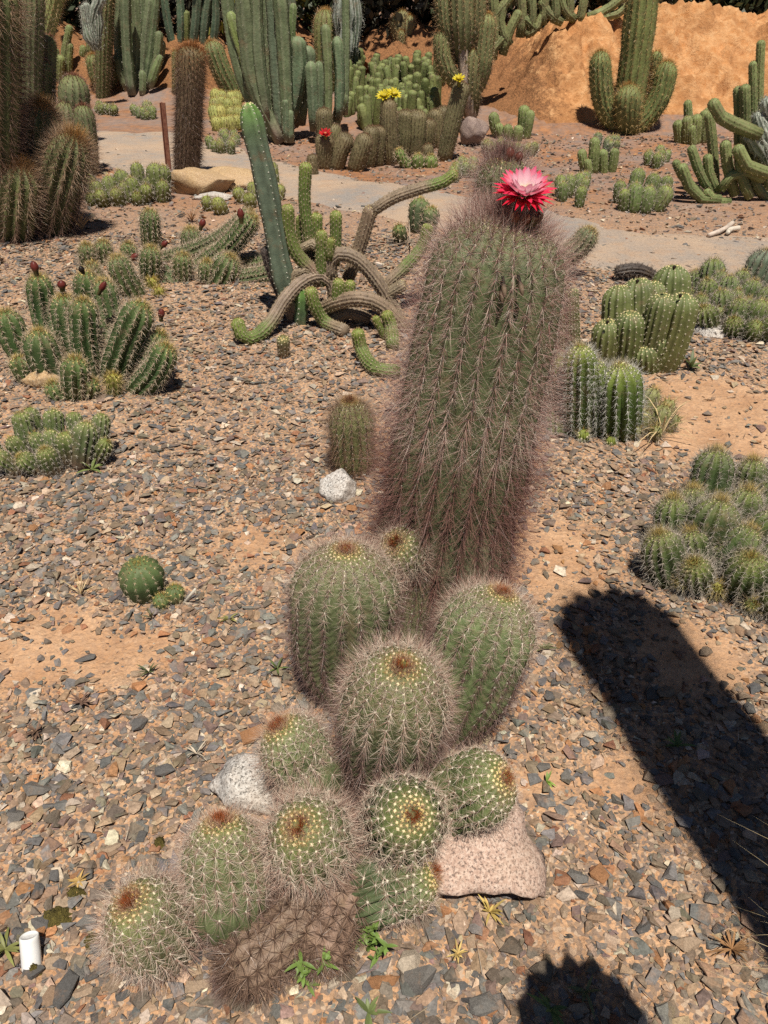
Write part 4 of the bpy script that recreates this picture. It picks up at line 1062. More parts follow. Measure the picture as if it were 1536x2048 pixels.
grove('cereus_grove', 'tall grove of blue-green cereus columns in the middle of the far bed', [
    (16, [(562, 292), (498, 190), (466, 80), (450, -40)], CEF, 0), (13, [(520, 180), (490, 122), (470, 60), (458, 22)], CEY, -.05), (18, [(562, 285), (509, 175), (494, 80), (482, -40)], CEF, -.1), (14, [(535, 240), (517, 117), (512, -40)]), (16, [(548, 260), (536, 150), (532, -40)]),
    (17, [(562, 270), (551, 80), (542, -40)], CEB), (16, [(577, 280), (568, 98), (557, -40)], CEF, -.1), (15, [(585, 250), (612, 185), (617, 118), (609, 92)], CEB), (18, [(578, 240), (597, 140), (594, 72)], CEB), (9, [(580, 200), (583, 80), (587, 6)], CEG), (13, [(628, 262), (625, 180), (621, 122)], CEB), (12, [(634, 262), (638, 190), (638, 122)], CEB),
    (10, [(656, 255), (656, 150), (650, 48)], CEG, -.1), (11, [(676, 240), (680, 160), (674, 72)], CEB), (9, [(690, 230), (692, 100), (691, -30)], CEF), (8, [(574, 285), (573, 240), (571, 198)], CEB, -.15), (8, [(581, 285), (581, 250), (581, 220)], CEB, -.15), (12, [(668, 262), (676, 225), (690, 188)], CEF), (14, [(525, 220), (505, 90), (500, -40)], CEF, .4), (15, [(560, 240), (578, 60), (575, -40)], CEB, .5), (14, [(600, 250), (606, 150), (605, 100)], CEB, .3)], (565, 285), CEF, Yc)
Yl = G(270, 190)[1]
grove('cereus_grove', 'dense cereus bush with upswept dark green arms behind the path', [
    (10, [(262, 188), (240, 120), (235, 70), (240, -30)]), (11, [(264, 190), (254, 100), (250, -30)]), (11, [(268, 190), (262, 100), (262, 45)], CEG), (11, [(274, 190), (275, 60), (268, -30)]), (10, [(284, 185), (291, 90), (302, -10)]), (9, [(290, 180), (302, 100), (316, -30)]), (9, [(296, 180), (313, 125), (319, 62)]),
    (8, [(300, 178), (318, 130), (325, 80)]), (10, [(280, 190), (289, 140), (298, 22)]), (8, [(262, 190), (258, 160), (257, 128)]), (8, [(284, 190), (286, 165), (284, 140)]), (9, [(255, 182), (242, 150), (233, 110)]), (9, [(276, 180), (282, 100), (286, -30)]), (8, [(300, 175), (308, 150), (322, 110)], CEG), (9, [(258, 185), (246, 90), (258, -30)], CEG)], (272, 190), CEF, Yl)
clump('golden_column_cactus', 'tall golden-spined column with two round side arms behind the path', 'cactus', TOR, [(17, [(204, 200), (208, 100), (216, -60)]), (14, [(203, 180), (188, 140), (186, 108)]), (14, [(206, 180), (226, 145), (229, 112)])], (204, 200))
clump('golden_column_cactus', 'short leaning golden-spined arm beside the blue-green grove', 'cactus', TOR, [(21, [(475, 205), (447, 150), (420, 82)])], (470, 205))
clump('golden_column_cactus', 'fat golden-spined column rising behind the blue-green grove', 'cactus', Style({**TOR, 'body': (0.17, 0.17, 0.06)}), [(25, [(652, 190), (652, 110), (651, 18)])], (652, 190))
gh = [(430 + (i % 4) * 15 + random.uniform(-4, 4), 195 + (i // 4) * 17 + random.uniform(-3, 3), 12, 0.16 - (i // 4) * 0.03) for i in range(16)]
headclump('golden_barrel_clump', 'mound of small yellow-green barrel cacti beneath the blue-green grove', Style({**SPB, 'body': (0.28, 0.28, 0.08), 'tip': (0.36, 0.36, 0.12), 'sp': 0.05, 'nr': 5, 'nc': 1, 'sa': (0.66, 0.6, 0.25), 'sb': (0.5, 0.42, 0.15)}), gh, (455, 268), spread=0.3, zk=1.2)

# brown clump with yellow and red flowers
BRN = style(ribs=18, depth=0.2, body=(0.17, 0.15, 0.075), tip=(0.15, 0.11, 0.06), tipl=0.06, sp=0.04, nr=7, nc=2, rl=(0.012, 0.024), cl=(0.016, 0.03), sa=(0.34, 0.25, 0.16), sb=(0.22, 0.14, 0.09), sap=(0.28, 0.16, 0.08), apexu=0.05, dome=0.8, lump=0.10, cork=0.12, corkc=(0.2, 0.14, 0.08), areoles=False)
bs = [(18, (650, 338), (648, 300), (650, 268)), (11, (626, 350), (625, 330), (624, 308)), (18, (670, 338), (682, 300), (698, 268)), (19, (710, 342), (722, 300), (734, 268)), (16, (735, 335), (742, 290), (743, 252)), (16, (752, 332), (756, 290), (757, 252)), (17, (782, 330), (778, 260), (777, 198)),
      (17, (805, 318), (808, 270), (811, 220)), (19, (830, 316), (832, 270), (835, 220)), (14, (852, 308), (856, 275), (859, 238)), (16, (872, 296), (871, 260), (870, 218)), (19, (888, 322), (906, 240), (926, 164)), (18, (650, 300), (649, 260), (648, 216)), (17, (676, 300), (670, 275), (664, 248)), (16, (882, 292), (886, 250), (889, 212)), (12, (855, 318), (856, 308), (854, 288)), (13, (790, 300), (795, 260), (797, 225))]
root, bst = clump('brown_cactus_clump', 'clump of brown furry cactus stems with red and yellow flowers beyond the path', 'cactus', BRN, [(r0, [a, b2, c2]) for r0, a, b2, c2 in bs], (770, 325), dens=1.3)
rl = np.array(root.location)
YEL = lambda k: [(14, 0.5, 0.075 * k, 0.03 * k, -0.2, (0.72, 0.6, 0.03), (0.78, 0.66, 0.05), 0.0, 0.015 * k, 0.7), (10, 0.95, 0.06 * k, 0.03 * k, 0, (0.74, 0.64, 0.05), (0.8, 0.7, 0.1), 0.005, 0.01 * k, 0.7)]
RED = [(14, 0.6, 0.06, 0.022, -0.1, (0.6, 0.02, 0.02), (0.68, 0.03, 0.04), 0.0, 0.012, 0.7), (9, 1.0, 0.05, 0.02, 0, (0.6, 0.02, 0.03), (0.7, 0.06, 0.08), 0.004, 0.008, 0.7)]
Yf = G(770, 325)[1]
build_flower(root, U(769, 194, Yf - 0.1), (-0.2, -0.5, 1), 0.08, YEL(1.0), 0.06, center=(0.75, 0.65, 0.1), origin=rl, tube=False)
build_flower(root, U(787, 190, Yf - 0.08), (0.3, -0.5, 1), 0.08, YEL(0.95), 0.06, center=(0.75, 0.65, 0.1), origin=rl, tube=False)
build_flower(root, U(918, 160, G(888, 322)[1] - 0.1), (-0.1, -0.4, 1), 0.07, YEL(0.8), 0.06, center=(0.75, 0.65, 0.1), origin=rl, tube=False)
build_flower(root, U(651, 270, G(650, 338)[1] - 0.08), (0, -0.5, 1), 0.07, RED, 0.05, origin=rl, tube=False)
clump('barrel_cactus_clump', 'small bright green cacti at the foot of the brown furry stems', 'cactus', Style({**ECH, 'body': (0.13, 0.17, 0.05)}), [(11, [(822, 335), (806, 322), (796, 298)]), (14, [(836, 336), (836, 325), (836, 308)]), (14, [(862, 335), (862, 325), (862, 310)])], (840, 336))

# colony of small columns on the slope
COLO = style(ribs=7, depth=0.26, body=(0.155, 0.175, 0.06), tip=(0.17, 0.2, 0.07), tipl=0.1, sp=0.09, nr=2, nc=1, rl=(0.015, 0.025), cl=(0.015, 0.03), sa=(0.4, 0.34, 0.22), sb=(0.25, 0.19, 0.12), sap=(0.2, 0.12, 0.07), dome=0.7, lump=0.16, areoles=False)
root = thing('column_cactus_colony', 'colony of small yellow-green columns crowding the slope behind the brown clump', 'cactus', onpath(G(800, 240)))
for k in range(170):
    px = random.uniform(690, 885); py = random.uniform(165, 262)
    if px < 720 and py > 235: continue
    g = G(px, py); hgt = random.uniform(0.2, 0.42); rr = random.uniform(0.042, 0.06)
    lean = np.array([random.gauss(0, 0.05), random.gauss(0, 0.05), hgt])
    make_stem(root, [g - np.array([0, 0, 0.05]), g + lean * 0.5, g + lean], rr, COLO, dens=0.8)

# armed cactus
b = G(945, 262); Ya = b[1]
root = thing('armed_cactus', 'tall armed cactus with thick golden arms beside the end of the mound', 'cactus', onpath(b))
for rp, pl, S2 in ((14, [(945, 262), (938, 200), (930, 130), (926, 90)], CERW), (29, [(928, 120), (924, 60), (919, -60)], TOR), (19, [(922, 165), (900, 150), (886, 115), (884, 58)], TOR), (20, [(940, 230), (944, 180), (948, 96)], TOR), (21, [(945, 185), (962, 140), (974, 26)], TOR), (18, [(925, 110), (893, 60), (884, -50)], TOR), (19, [(930, 110), (952, 60), (954, -50)], TOR)):
    pts = [U(x, y, Ya - (0.12 if i else 0)) for i, (x, y) in enumerate(pl)]
    make_stem(root, pts, rp * depth(pts[-1]) / FPX, Style({**S2, 'body': (0.15, 0.16, 0.07)}) if S2 is TOR else S2, spines=S2 is TOR)
clump('ball_headed_cactus', 'distant cactus with a cluster of round golden heads before the dark trees', 'cactus', Style({**TOR, 'body': (0.25, 0.23, 0.12)}), [(8, [(802, 98), (803, 80), (804, 60)]), (15, [(802, 80), (796, 60), (793, 30)]), (13, [(804, 80), (806, 50), (802, 20)]), (13, [(806, 80), (816, 60), (820, 30)])], (804, 98))

# great torch cactus before the mound
b = G(1256, 262); Yt = b[1]
GOL = Style({**TOR, 'ribs': 15, 'body': (0.145, 0.165, 0.06), 'sp': 0.06, 'nr': 6, 'nc': 3, 'cl': (0.04, 0.08), 'rl': (0.03, 0.05), 'sa': (0.62, 0.46, 0.20), 'sb': (0.45, 0.30, 0.13), 'oldu': 0.8, 'old': (0.35, 0.2, 0.09)})
root = thing('great_torch_cactus', 'great golden-spined torch cactus with four upturned arms in front of the orange mound', 'cactus', onpath(b))
for rp, pl in ((33, [(1254, 262), (1262, 180), (1275, 80), (1290, -60)]), (22, [(1250, 262), (1216, 225), (1203, 180), (1199, 102)]), (26, [(1256, 270), (1256, 225), (1256, 168)]), (23, [(1262, 262), (1300, 225), (1324, 180), (1336, 122)]), (13, [(1280, 240), (1306, 180), (1313, 102)])):
    dy = -0.16 if rp == 26 else (0.15 if rp == 13 else 0)
    pts = [U(x, y, Yt + (dy if i else 0)) for i, (x, y) in enumerate(pl)]
    make_stem(root, pts, rp * depth(pts[-1]) / FPX, GOL)

# small clumps on the far bed
FUF = Style({**FUS, 'depth': 0.28, 'body': (0.17, 0.19, 0.07), 'sp': 0.06, 'nr': 4, 'nc': 1, 'rl': (0.012, 0.022), 'ribs': 11, 'lump': 0.12, 'tip': (0.19, 0.24, 0.08), 'cork': 0.2, 'corkc': (0.22, 0.15, 0.07)})
clump('column_cactus_clump', 'squat clump of pale green columns on the far bed below the great torch', 'cactus', FUF, [(9, [(1172, 345), (1166, 325), (1163, 298)]), (12, [(1188, 346), (1188, 310), (1190, 274)]), (11, [(1206, 346), (1205, 325), (1205, 298)]), (10, [(1222, 344), (1227, 320), (1230, 296)]), (8, [(1178, 348), (1176, 335), (1175, 318)])], (1195, 346))
clump('column_cactus_clump', 'clump of upright green columns beside the snaking bush', 'cactus', FUF, [(10, [(1360, 286), (1357, 262), (1356, 240)]), (11, [(1376, 288), (1375, 260), (1374, 232)]), (11, [(1392, 288), (1392, 260), (1393, 228)]), (10, [(1406, 286), (1408, 255), (1410, 220)]), (9, [(1378, 282), (1377, 240), (1375, 200)]), (10, [(1420, 284), (1418, 255), (1416, 215)]), (9, [(1385, 290), (1384, 275), (1384, 250)])], (1388, 288))
clump('column_cactus_clump', 'knobbly green columns at the shaded foot of the mound', 'cactus', FUF, [(11, [(998, 275), (990, 250), (986, 224)]), (9, [(1005, 278), (1000, 262), (996, 246)]), (11, [(1042, 276), (1046, 245), (1049, 210)]), (10, [(1052, 278), (1056, 250), (1062, 220)]), (10, [(1018, 280), (1016, 265), (1016, 248)]), (10, [(1035, 282), (1036, 268), (1038, 250)])], (1022, 278))
def scat(cx_, cy_, w_, h_, n_, r_, z_=0.08):
    return [(cx_ + random.uniform(-w_, w_), cy_ + random.uniform(-h_, h_), r_ * random.uniform(0.8, 1.15), z_ * random.uniform(0.6, 1.4)) for _ in range(n_)]
FB = Style({**SPB, 'sp': 0.045, 'nr': 6, 'nc': 2, 'srad': 1.0, 'ribs': 11, 'body': (0.11, 0.14, 0.05)})
headclump('round_cactus_clump', 'cushion of tiny round green cacti beyond the red flower', FB, scat(1146, 372, 26, 14, 14, 11, 0.09), (1146, 385), zk=1)
headclump('barrel_cactus_clump', 'mound of ribbed barrel cacti on grey gravel beyond the path', Style({**FB, 'ribs': 13}), [(1250, 395, 15, .1), (1270, 388, 17, .13), (1295, 394, 16, .12), (1325, 395, 19, .1), (1275, 355, 15, .2), (1305, 366, 15, .18), (1332, 368, 14, .16), (1256, 412, 9, .04), (1303, 411, 10, .04), (1275, 408, 11, .05), (1240, 375, 12, .12)], (1290, 400), zk=1)
headclump('round_cactus_clump', 'small dark cushion cactus on brown soil near the snaking bush', FB, scat(1315, 312, 22, 10, 11, 9, 0.08), (1315, 320), zk=1)
headclump('round_cactus_clump', 'mixed mat of small cacti at the shaded foot of the mound', Style({**FB, 'body': (0.17, 0.16, 0.08)}), scat(1020, 295, 50, 9, 22, 9, 0.07), (1020, 300), zk=1)
headclump('round_cactus_clump', 'low spiny cushions beside the brown furry stems', Style({**FB, 'body': (0.14, 0.15, 0.08)}), scat(930, 335, 24, 10, 12, 10, 0.07), (930, 345), zk=1)
headclump('round_cactus_clump', 'dark bluish cushion behind the squat pale green columns', Style({**FB, 'body': (0.09, 0.11, 0.08)}), scat(1210, 285, 24, 8, 12, 8, 0.1), (1210, 292), zk=1)
headclump('round_cactus_clump', 'small grey-green cushions on the soil behind the path', FB, scat(285, 222, 22, 10, 9, 9, 0.06), (285, 230), zk=1)
headclump('round_cactus_clump', 'low green cushion in front of the golden-spined column', FB, scat(210, 214, 18, 7, 7, 8, 0.05), (210, 218), zk=1)
headclump('barrel_cactus_clump', 'little olive barrel cacti between the blue cereus column and the path', Style({**FB, 'body': (0.17, 0.17, 0.05)}), [(545, 340, 12, .2), (540, 365, 13, .12), (560, 385, 11, .06), (530, 390, 13, .06), (480, 392, 13, .06), (505, 380, 11, .08), (440, 415, 16, .05), (415, 408, 12, .05), (500, 405, 14, .04)], (520, 395), zk=1, elong=1.4)
headclump('round_cactus_clump', 'mat of small cushions at the foot of the golden barrel mound', FB, scat(445, 282, 30, 16, 16, 9, 0.06), (450, 292), zk=1)

# snaking bush at the far edge
b = G(1455, 400); Ys = b[1]
SNF = Style({**SNK, 'cork': 0.0, 'body': (0.15, 0.18, 0.07), 'tip': (0.2, 0.25, 0.09), 'sp': 0.05, 'nr': 5, 'ribs': 10, 'areoles': False, 'depth': 0.28})
root = thing('snaking_cactus', 'bush of long green snaking stems at the far bed edge', 'cactus', onpath(b))
for rp, pl, dy in ((11, [(1440, 400), (1390, 392), (1370, 350), (1362, 328)], -.1), (10, [(1430, 390), (1402, 352), (1386, 305), (1378, 294)], 0), (10, [(1435, 385), (1418, 345), (1415, 308)], 0), (8, [(1400, 385), (1362, 350), (1350, 320)], 0), (12, [(1560, 352), (1500, 335), (1482, 315), (1474, 290)], -.1), (13, [(1520, 270), (1450, 240), (1432, 220), (1424, 198)], 0), (9, [(1522, 330), (1518, 200), (1522, 80)], .2),
                   (9, [(1508, 330), (1507, 220), (1506, 122)], .2), (11, [(1490, 330), (1492, 240), (1490, 168)], .2), (10, [(1478, 330), (1478, 240), (1476, 172)], .3), (10, [(1430, 370), (1425, 290), (1418, 225)], .2), (11, [(1470, 390), (1455, 330), (1450, 280)], 0), (10, [(1500, 395), (1485, 360), (1478, 320)], -.05), (10, [(1545, 400), (1520, 385), (1500, 345)], 0), (9, [(1460, 405), (1430, 402), (1410, 380)], -.1), (11, [(1530, 380), (1545, 300), (1550, 200)], .2), (10, [(1440, 380), (1465, 350), (1500, 345), (1530, 360)], -.05)):
    pts = [U(x, y, Ys + dy) for x, y in pl]
    make_stem(root, pts, rp * depth(pts[-1]) / FPX, SNF)
# silvery knobbly cacti
SIL = style(ribs=9, depth=0.4, p=1.4, cresta=0.85, crest=(0.5, 0.52, 0.45), body=(0.10, 0.13, 0.085), tip=(0.3, 0.33, 0.27), tipl=0.2, sp=0.05, nr=4, nc=2, rl=(0.02, 0.04), cl=(0.03, 0.05), sa=(0.62, 0.6, 0.52), sb=(0.3, 0.28, 0.22), sap=(0.6, 0.58, 0.5), lump=0.5, areoles=False)
def silver(label, base, stems, Y):
    root = thing('silver_cactus', label, 'cactus', onpath(U(*base, Y)))
    for rp, pl in stems:
        pts = [U(x, y, Y) for x, y in pl]
        make_stem(root, pts, rp * depth(pts[-1]) / FPX, SIL)
silver('silvery knobbly cactus column behind the blue-green grove', (692, 110), [(18, [(690, 120), (692, 60), (688, -40)]), (13, [(705, 110), (712, 50), (706, -30)]), (11, [(685, 110), (678, 40), (676, -30)])], 11.2)
silver('silvery knobbly bush beside the dense cereus bush', (195, 90), [(9, [(192, 100), (180, 50), (172, 5)]), (9, [(196, 100), (198, 50), (192, -20)]), (8, [(196, 95), (186, 40), (204, -10)]), (9, [(190, 95), (172, 60), (165, 10)])], 11.6)
silver('silvery knobbly stems hanging over the snaking bush', (1525, 330), [(16, [(1545, 330), (1530, 280), (1512, 225)]), (15, [(1550, 320), (1545, 240), (1530, 195)]), (15, [(1540, 330), (1520, 290), (1500, 262)])], Ys + 0.05)

# cacti on top of the mound and far thicket
SN2 = Style({**SNF, 'body': (0.17, 0.19, 0.08)})
root = thing('snaking_cactus', 'thicket of arching green stems along the top of the orange mound', 'cactus', onpath(G(1100, 60)))
for rp, x0, y0, x1, y1, x2, y2 in ((10, 985, 120, 990, 60, 985, -20), (9, 1005, 110, 1020, 60, 1040, 20), (10, 1040, 75, 1045, 30, 1040, -20), (9, 1060, 62, 1065, 30, 1062, -10), (9, 1085, 50, 1088, 20, 1090, -20), (10, 1110, 45, 1112, 15, 1110, -20), (9, 1135, 42, 1140, 15, 1138, -15), (9, 1160, 45, 1165, 15, 1170, -10), (9, 1175, 35, 1210, 22, 1250, -10), (8, 1190, 35, 1230, 30, 1260, 8), (9, 1020, 90, 1000, 50, 1010, 0),
                              (8, 1050, 70, 1075, 55, 1085, 25), (10, 965, 130, 985, 100, 1010, 70), (9, 1125, 45, 1100, 30, 1080, 0), (9, 1150, 40, 1130, 20, 1120, -10), (9, 1072, 60, 1052, 40, 1030, 35), (9, 960, 60, 1000, 20, 1030, -20)):
    Yq = 11.2 if x0 > 1030 else 10.6
    make_stem(root, [U(x0, y0, Yq), U(x1, y1, Yq), U(x2, y2, Yq)], rp * 9.4 / FPX, SN2)
clump('cereus_grove', 'far dark stand of cereus trunks beneath the trees', 'cactus', Style({**CEF, 'body': (0.08, 0.12, 0.08)}), [(9, [(345, 92), (335, 40), (325, -30)]), (9, [(360, 92), (362, 40), (358, -30)]), (10, [(385, 90), (392, 40), (396, -30)]), (10, [(405, 92), (410, 40), (420, -30)]), (9, [(425, 92), (432, 40), (430, -30)])], (390, 92))
clump('slender_cactus', 'short green post-like column on the bank under the trees', 'cactus', COLO, [(8, [(372, 88), (372, 60), (371, 20)])], (372, 88))
clump('column_cactus_clump', 'slim green columns behind the dark bristly group', 'cactus', FUF, [(8, [(128, 150), (130, 110), (140, 50)]), (9, [(112, 160), (112, 130), (110, 95)]), (8, [(135, 150), (138, 115), (140, 85)]), (8, [(180, 110), (180, 80), (180, 45)]), (7, [(165, 115), (166, 105), (166, 90)]), (9, [(118, 165), (120, 140), (122, 110)])], (125, 160))

# ------------------------------------------------------------------ small plants, litter and odds and ends
def blades(root, P, n, L, w, col, spread=0.8, droop=0.6, m=None, name='leaf', seg=4, up=0.5):
    """n separate leaf blades curving out of P"""
    m = m or M_leaf
    for i in range(n):
        az = 2 * math.pi * i / n + random.gauss(0, 0.8); el = up + random.uniform(-spread, spread) * 0.6
        l_ = L * random.uniform(0.4, 1.15); V = []; x = z = 0.0; a = max(0.05, el)
        for k in range(seg + 1):
            s_ = k / seg; ww = w * math.sin(math.pi * (0.12 + 0.86 * s_)) * 0.5
            for sd in (-1, 0, 1):
                V.append((x * math.cos(az) - sd * ww * math.sin(az), x * math.sin(az) + sd * ww * math.cos(az), z + abs(sd) * ww * 0.35))
            x += l_ / seg * math.cos(a); z += l_ / seg * math.sin(a); a -= droop / seg
        Qd = [[k * 3 + j, k * 3 + j + 1, k * 3 + j + 4, k * 3 + j + 3] for k in range(seg) for j in range(2)]
        c = np.array(col) * random.uniform(0.75, 1.25)
        o = ob(name, mk_mesh(name, np.array(V), np.array(Qd), None, np.repeat([c], len(V), 0)), m, root)
        o.location = Vector(P) - root.location
def weed(label, px, py, n, L, w, col, cat='weed', name='weed', m=None, **k):
    p = onpath(G(px, py)); p.z += 0.012
    root = thing(name, label, cat, p)
    blades(root, p, n, L, w, col, m=m, **k)
    return root
WG = (0.17, 0.26, 0.06)
def stalkweed(label, px, py, hgt, n, lean):
    p = onpath(G(px, py)); root = thing('weed', label, 'weed', p)
    for k in range(n):
        q = p + Vector((random.gauss(0, 0.018), random.gauss(0, 0.012), 0)); tipv = Vector((lean[0] + random.gauss(0, 0.02), lean[1], hgt * random.uniform(0.6, 1)))
        for j in range(4):
            blades(root, q + tipv * (0.15 + 0.28 * j), random.choice((3, 4, 5)), random.uniform(0.02, 0.036), 0.0075, WG, up=0.6, spread=1.2, droop=0.7)
        Vv, Ts, Cs = spine_mesh(np.array([[0, 0, 0.0]]), np.array([np.array(tipv.normalized())]), np.array([tipv.length]), 0.0015, np.array([[0.12, 0.16, 0.05]]), np.array([[0.15, 0.2, 0.06]]))
        o = ob('stalk', mk_mesh('stalk', Vv, None, Ts, Cs), M_leaf, root); o.location = q - root.location
stalkweed('leafy green weed in the shade under the lowest bristly heads', 735, 1898, 0.09, 4, (0.01, -0.01))
stalkweed('tall green weed rooted beside the old prostrate stems', 625, 1955, 0.10, 4, (0.0, -0.01))
weed('small star-shaped green weed at the bottom of the gravel', 737, 2030, 10, 0.045, 0.008, (0.16, 0.2, 0.07))
weed('grassy tuft between the bristly heads and the long shadow', 1085, 1305, 12, 0.05, 0.006, (0.15, 0.17, 0.07), up=0.7)
weed('small green weed on open gravel near the lowest head of the pile', 555, 1345, 8, 0.04, 0.006, (0.12, 0.16, 0.05), up=0.8)
weed('little green weed inside the edge of the dark shadow', 1350, 1500, 8, 0.05, 0.008, (0.12, 0.18, 0.05))
weed('tiny green seedling beside a grey stone by the shadow', 1092, 1570, 5, 0.03, 0.006, (0.2, 0.3, 0.06))
weed('green seedling at the foot of the grey-spined barrel clump', 1340, 1182, 7, 0.05, 0.014, (0.25, 0.32, 0.08), up=0.8)
weed('dark green tuft near the lone barrel cactus', 300, 1352, 8, 0.04, 0.005, (0.12, 0.15, 0.06), up=0.8)
weed('grey-green tuft below the lone barrel cactus', 305, 1240, 10, 0.04, 0.004, (0.2, 0.18, 0.09), up=0.9)
weed('yellowish weed beside the lone barrel cactus', 460, 1245, 8, 0.035, 0.006, (0.32, 0.3, 0.1))
weed('small weed by the low clump of spiny cacti', 185, 945, 8, 0.06, 0.012, (0.2, 0.25, 0.08), up=0.8)
weed('green weed at the base of the fused columns', 1380, 740, 9, 0.10, 0.018, (0.16, 0.2, 0.08), up=0.9)
weed('small weed in the corner by the white cap', 14, 1905, 12, 0.055, 0.007, (0.24, 0.25, 0.08))
weed('grey weed among the stones at the frame bottom', 1170, 1990, 8, 0.05, 0.006, (0.16, 0.18, 0.08))
weed('little weed in the shade at the frame bottom', 1100, 2025, 9, 0.05, 0.008, (0.14, 0.2, 0.06))
DC = (0.50, 0.37, 0.20)
weed('dried straw tuft beside the lone barrel cactus', 165, 1195, 16, 0.10, 0.003, DC, 'dry grass', 'dry_grass', M_dry, up=0.9, droop=0.5)
weed('straw tuft in front of the massive torch cactus', 165, 465, 22, 0.30, 0.008, DC, 'dry grass', 'dry_grass', M_dry, up=1.1, droop=0.8)
weed('dry stalks leaning over beside the white-spined columns', 1320, 880, 14, 0.24, 0.005, DC, 'dry grass', 'dry_grass', M_dry, up=1.0, droop=1.5)
weed('rust-brown dry tuft at the edge of the dark shadow', 1460, 1905, 34, 0.05, 0.004, (0.30, 0.16, 0.07), 'dry grass', 'dry_grass', M_dry, up=0.5, droop=0.3)
weed('dry reddish grass behind the sprawling clump', 385, 445, 30, 0.16, 0.006, (0.34, 0.19, 0.10), 'dry grass', 'dry_grass', M_dry, up=0.9)
weed('dry yellow sprig on the pink boulder edge', 978, 1832, 16, 0.04, 0.005, (0.45, 0.33, 0.10), 'dry grass', 'dry_grass', M_dry, up=0.9)
weed('yellow dry sprig on the gravel below the pink boulder', 915, 1915, 14, 0.028, 0.004, (0.5, 0.36, 0.13), 'dry grass', 'dry_grass', M_dry, up=0.7)
weed('brown withered rosette near the edge of the gravel', 165, 1412, 20, 0.035, 0.006, (0.17, 0.10, 0.07), 'dry grass', 'dry_grass', M_dry, up=0.6)
weed('dark withered rosette on the open gravel', 75, 1470, 20, 0.035, 0.006, (0.15, 0.09, 0.06), 'dry grass', 'dry_grass', M_dry, up=0.6)
weed('pale curled dry tuft on open gravel', 395, 1515, 14, 0.04, 0.004, (0.5, 0.42, 0.32), 'dry grass', 'dry_grass', M_dry, up=0.6)
weed('brown dried seedhead among the stones by the moss', 155, 1695, 18, 0.03, 0.005, (0.28, 0.2, 0.14), 'dry grass', 'dry_grass', M_dry, up=0.6)
weed('golden dry scraps beside the lowest bristly head', 160, 1770, 16, 0.028, 0.0045, (0.42, 0.27, 0.09), 'dry grass', 'dry_grass', M_dry, up=0.3)
weed('dry twigs heaped beside the dark little barrels', 820, 490, 26, 0.3, 0.009, (0.34, 0.26, 0.19), 'dry grass', 'dry_grass', M_dry, up=0.15, droop=0.1)
def moss(label, px, py, w, h):
    p = onpath(G(px, py)); t = depth(G(px, py)) / FPX
    n, m_ = 10, 26
    V = [(0, 0, 0.014)]; 
    for i in range(1, n):
        s_ = i / (n - 1)
        for j in range(m_):
            a = 2 * math.pi * j / m_; k = 0.45 + 0.9 * float(fbm(math.cos(a) * 2.5 + px, math.sin(a) * 2.5, 3)) + random.uniform(-0.08, 0.08)
            V.append((w * t * 0.5 * s_ * k * math.cos(a), h * t * 0.75 * s_ * k * math.sin(a), 0.016 * (1 - s_ ** 2) + 0.010 * random.random() - 0.014 * s_ + 0.004))
    T = [[0, 1 + j, 1 + (j + 1) % m_] for j in range(m_)]
    Qd = [[1 + i * m_ + j, 1 + (i + 1) * m_ + j, 1 + (i + 1) * m_ + (j + 1) % m_, 1 + i * m_ + (j + 1) % m_] for i in range(n - 2) for j in range(m_)]
    o = ob('moss_patch', mk_mesh('moss_patch', np.array(V), np.array(Qd), np.array(T), np.repeat([(0.15, 0.12, 0.028)], len(V), 0)), M_moss)
    o.location = p; tag(o, label, 'moss')
moss('larger olive moss patch between the stones', 118, 1838, 82, 42)
moss('olive moss patch beside the lowest bristly head', 185, 1885, 48, 30)
moss('thin olive moss strip above the larger moss patch', 150, 1790, 56, 24)
moss('small brownish moss spot below the white cap', 72, 1942, 36, 26)
moss('small moss speck near the heads beside the grey rock', 320, 1690, 30, 20)
# twigs and straw scattered over the gravel
n = 900
r9 = np.random.default_rng(77)
ty_ = np.sqrt(r9.uniform(1.7 ** 2, 6.6 ** 2, n)) - 1.2; tx_ = r9.uniform(-1, 1, n) * (0.3 + (ty_ + 1.2) * 0.6)
az_ = r9.uniform(0, 6.28, n)
P_ = np.stack([tx_, ty_, H(tx_, ty_) + 0.012], -1)
D_ = norm(np.stack([np.cos(az_), np.sin(az_), r9.normal(0.05, 0.12, n)], -1))
tc = np.array([(0.42, 0.33, 0.22), (0.25, 0.17, 0.11), (0.5, 0.42, 0.33), (0.14, 0.1, 0.07)])[r9.integers(0, 4, n)]
Vs, Ts, Cs = spine_mesh(P_, D_, r9.uniform(0.015, 0.06, n) * (1 + 0.15 * ty_), 0.0011 * (1 + 0.2 * ty_), tc, tc * 1.1)
lt = ob('twig_litter', mk_mesh('twig_litter', Vs, None, Ts, Cs, smooth=False), M_dry, kind='stuff')
tag(lt, 'dry twigs and straw scattered thinly over the gravel', 'litter')
# white cap
p = onpath(G(66, 1928)); ax = (-0.08, 0.55, 0.82)
wv = (0.7, 0.7, 0.7)
cap = lathe_obj('pipe_cap', [(0.0185, -0.012, wv), (0.0188, 0.0, wv), (0.0182, 0.045, wv), (0.0176, 0.0505, wv), (0.0160, 0.0525, wv), (0.0150, 0.0505, wv), (0.004, 0.0500, wv), (0.0005, 0.0500, wv)], 32, M_plastic, p + Vector((0, 0, 0.008)), ax)
tag(cap, 'white plastic cap standing in the stones near the frame corner', 'plastic cap')
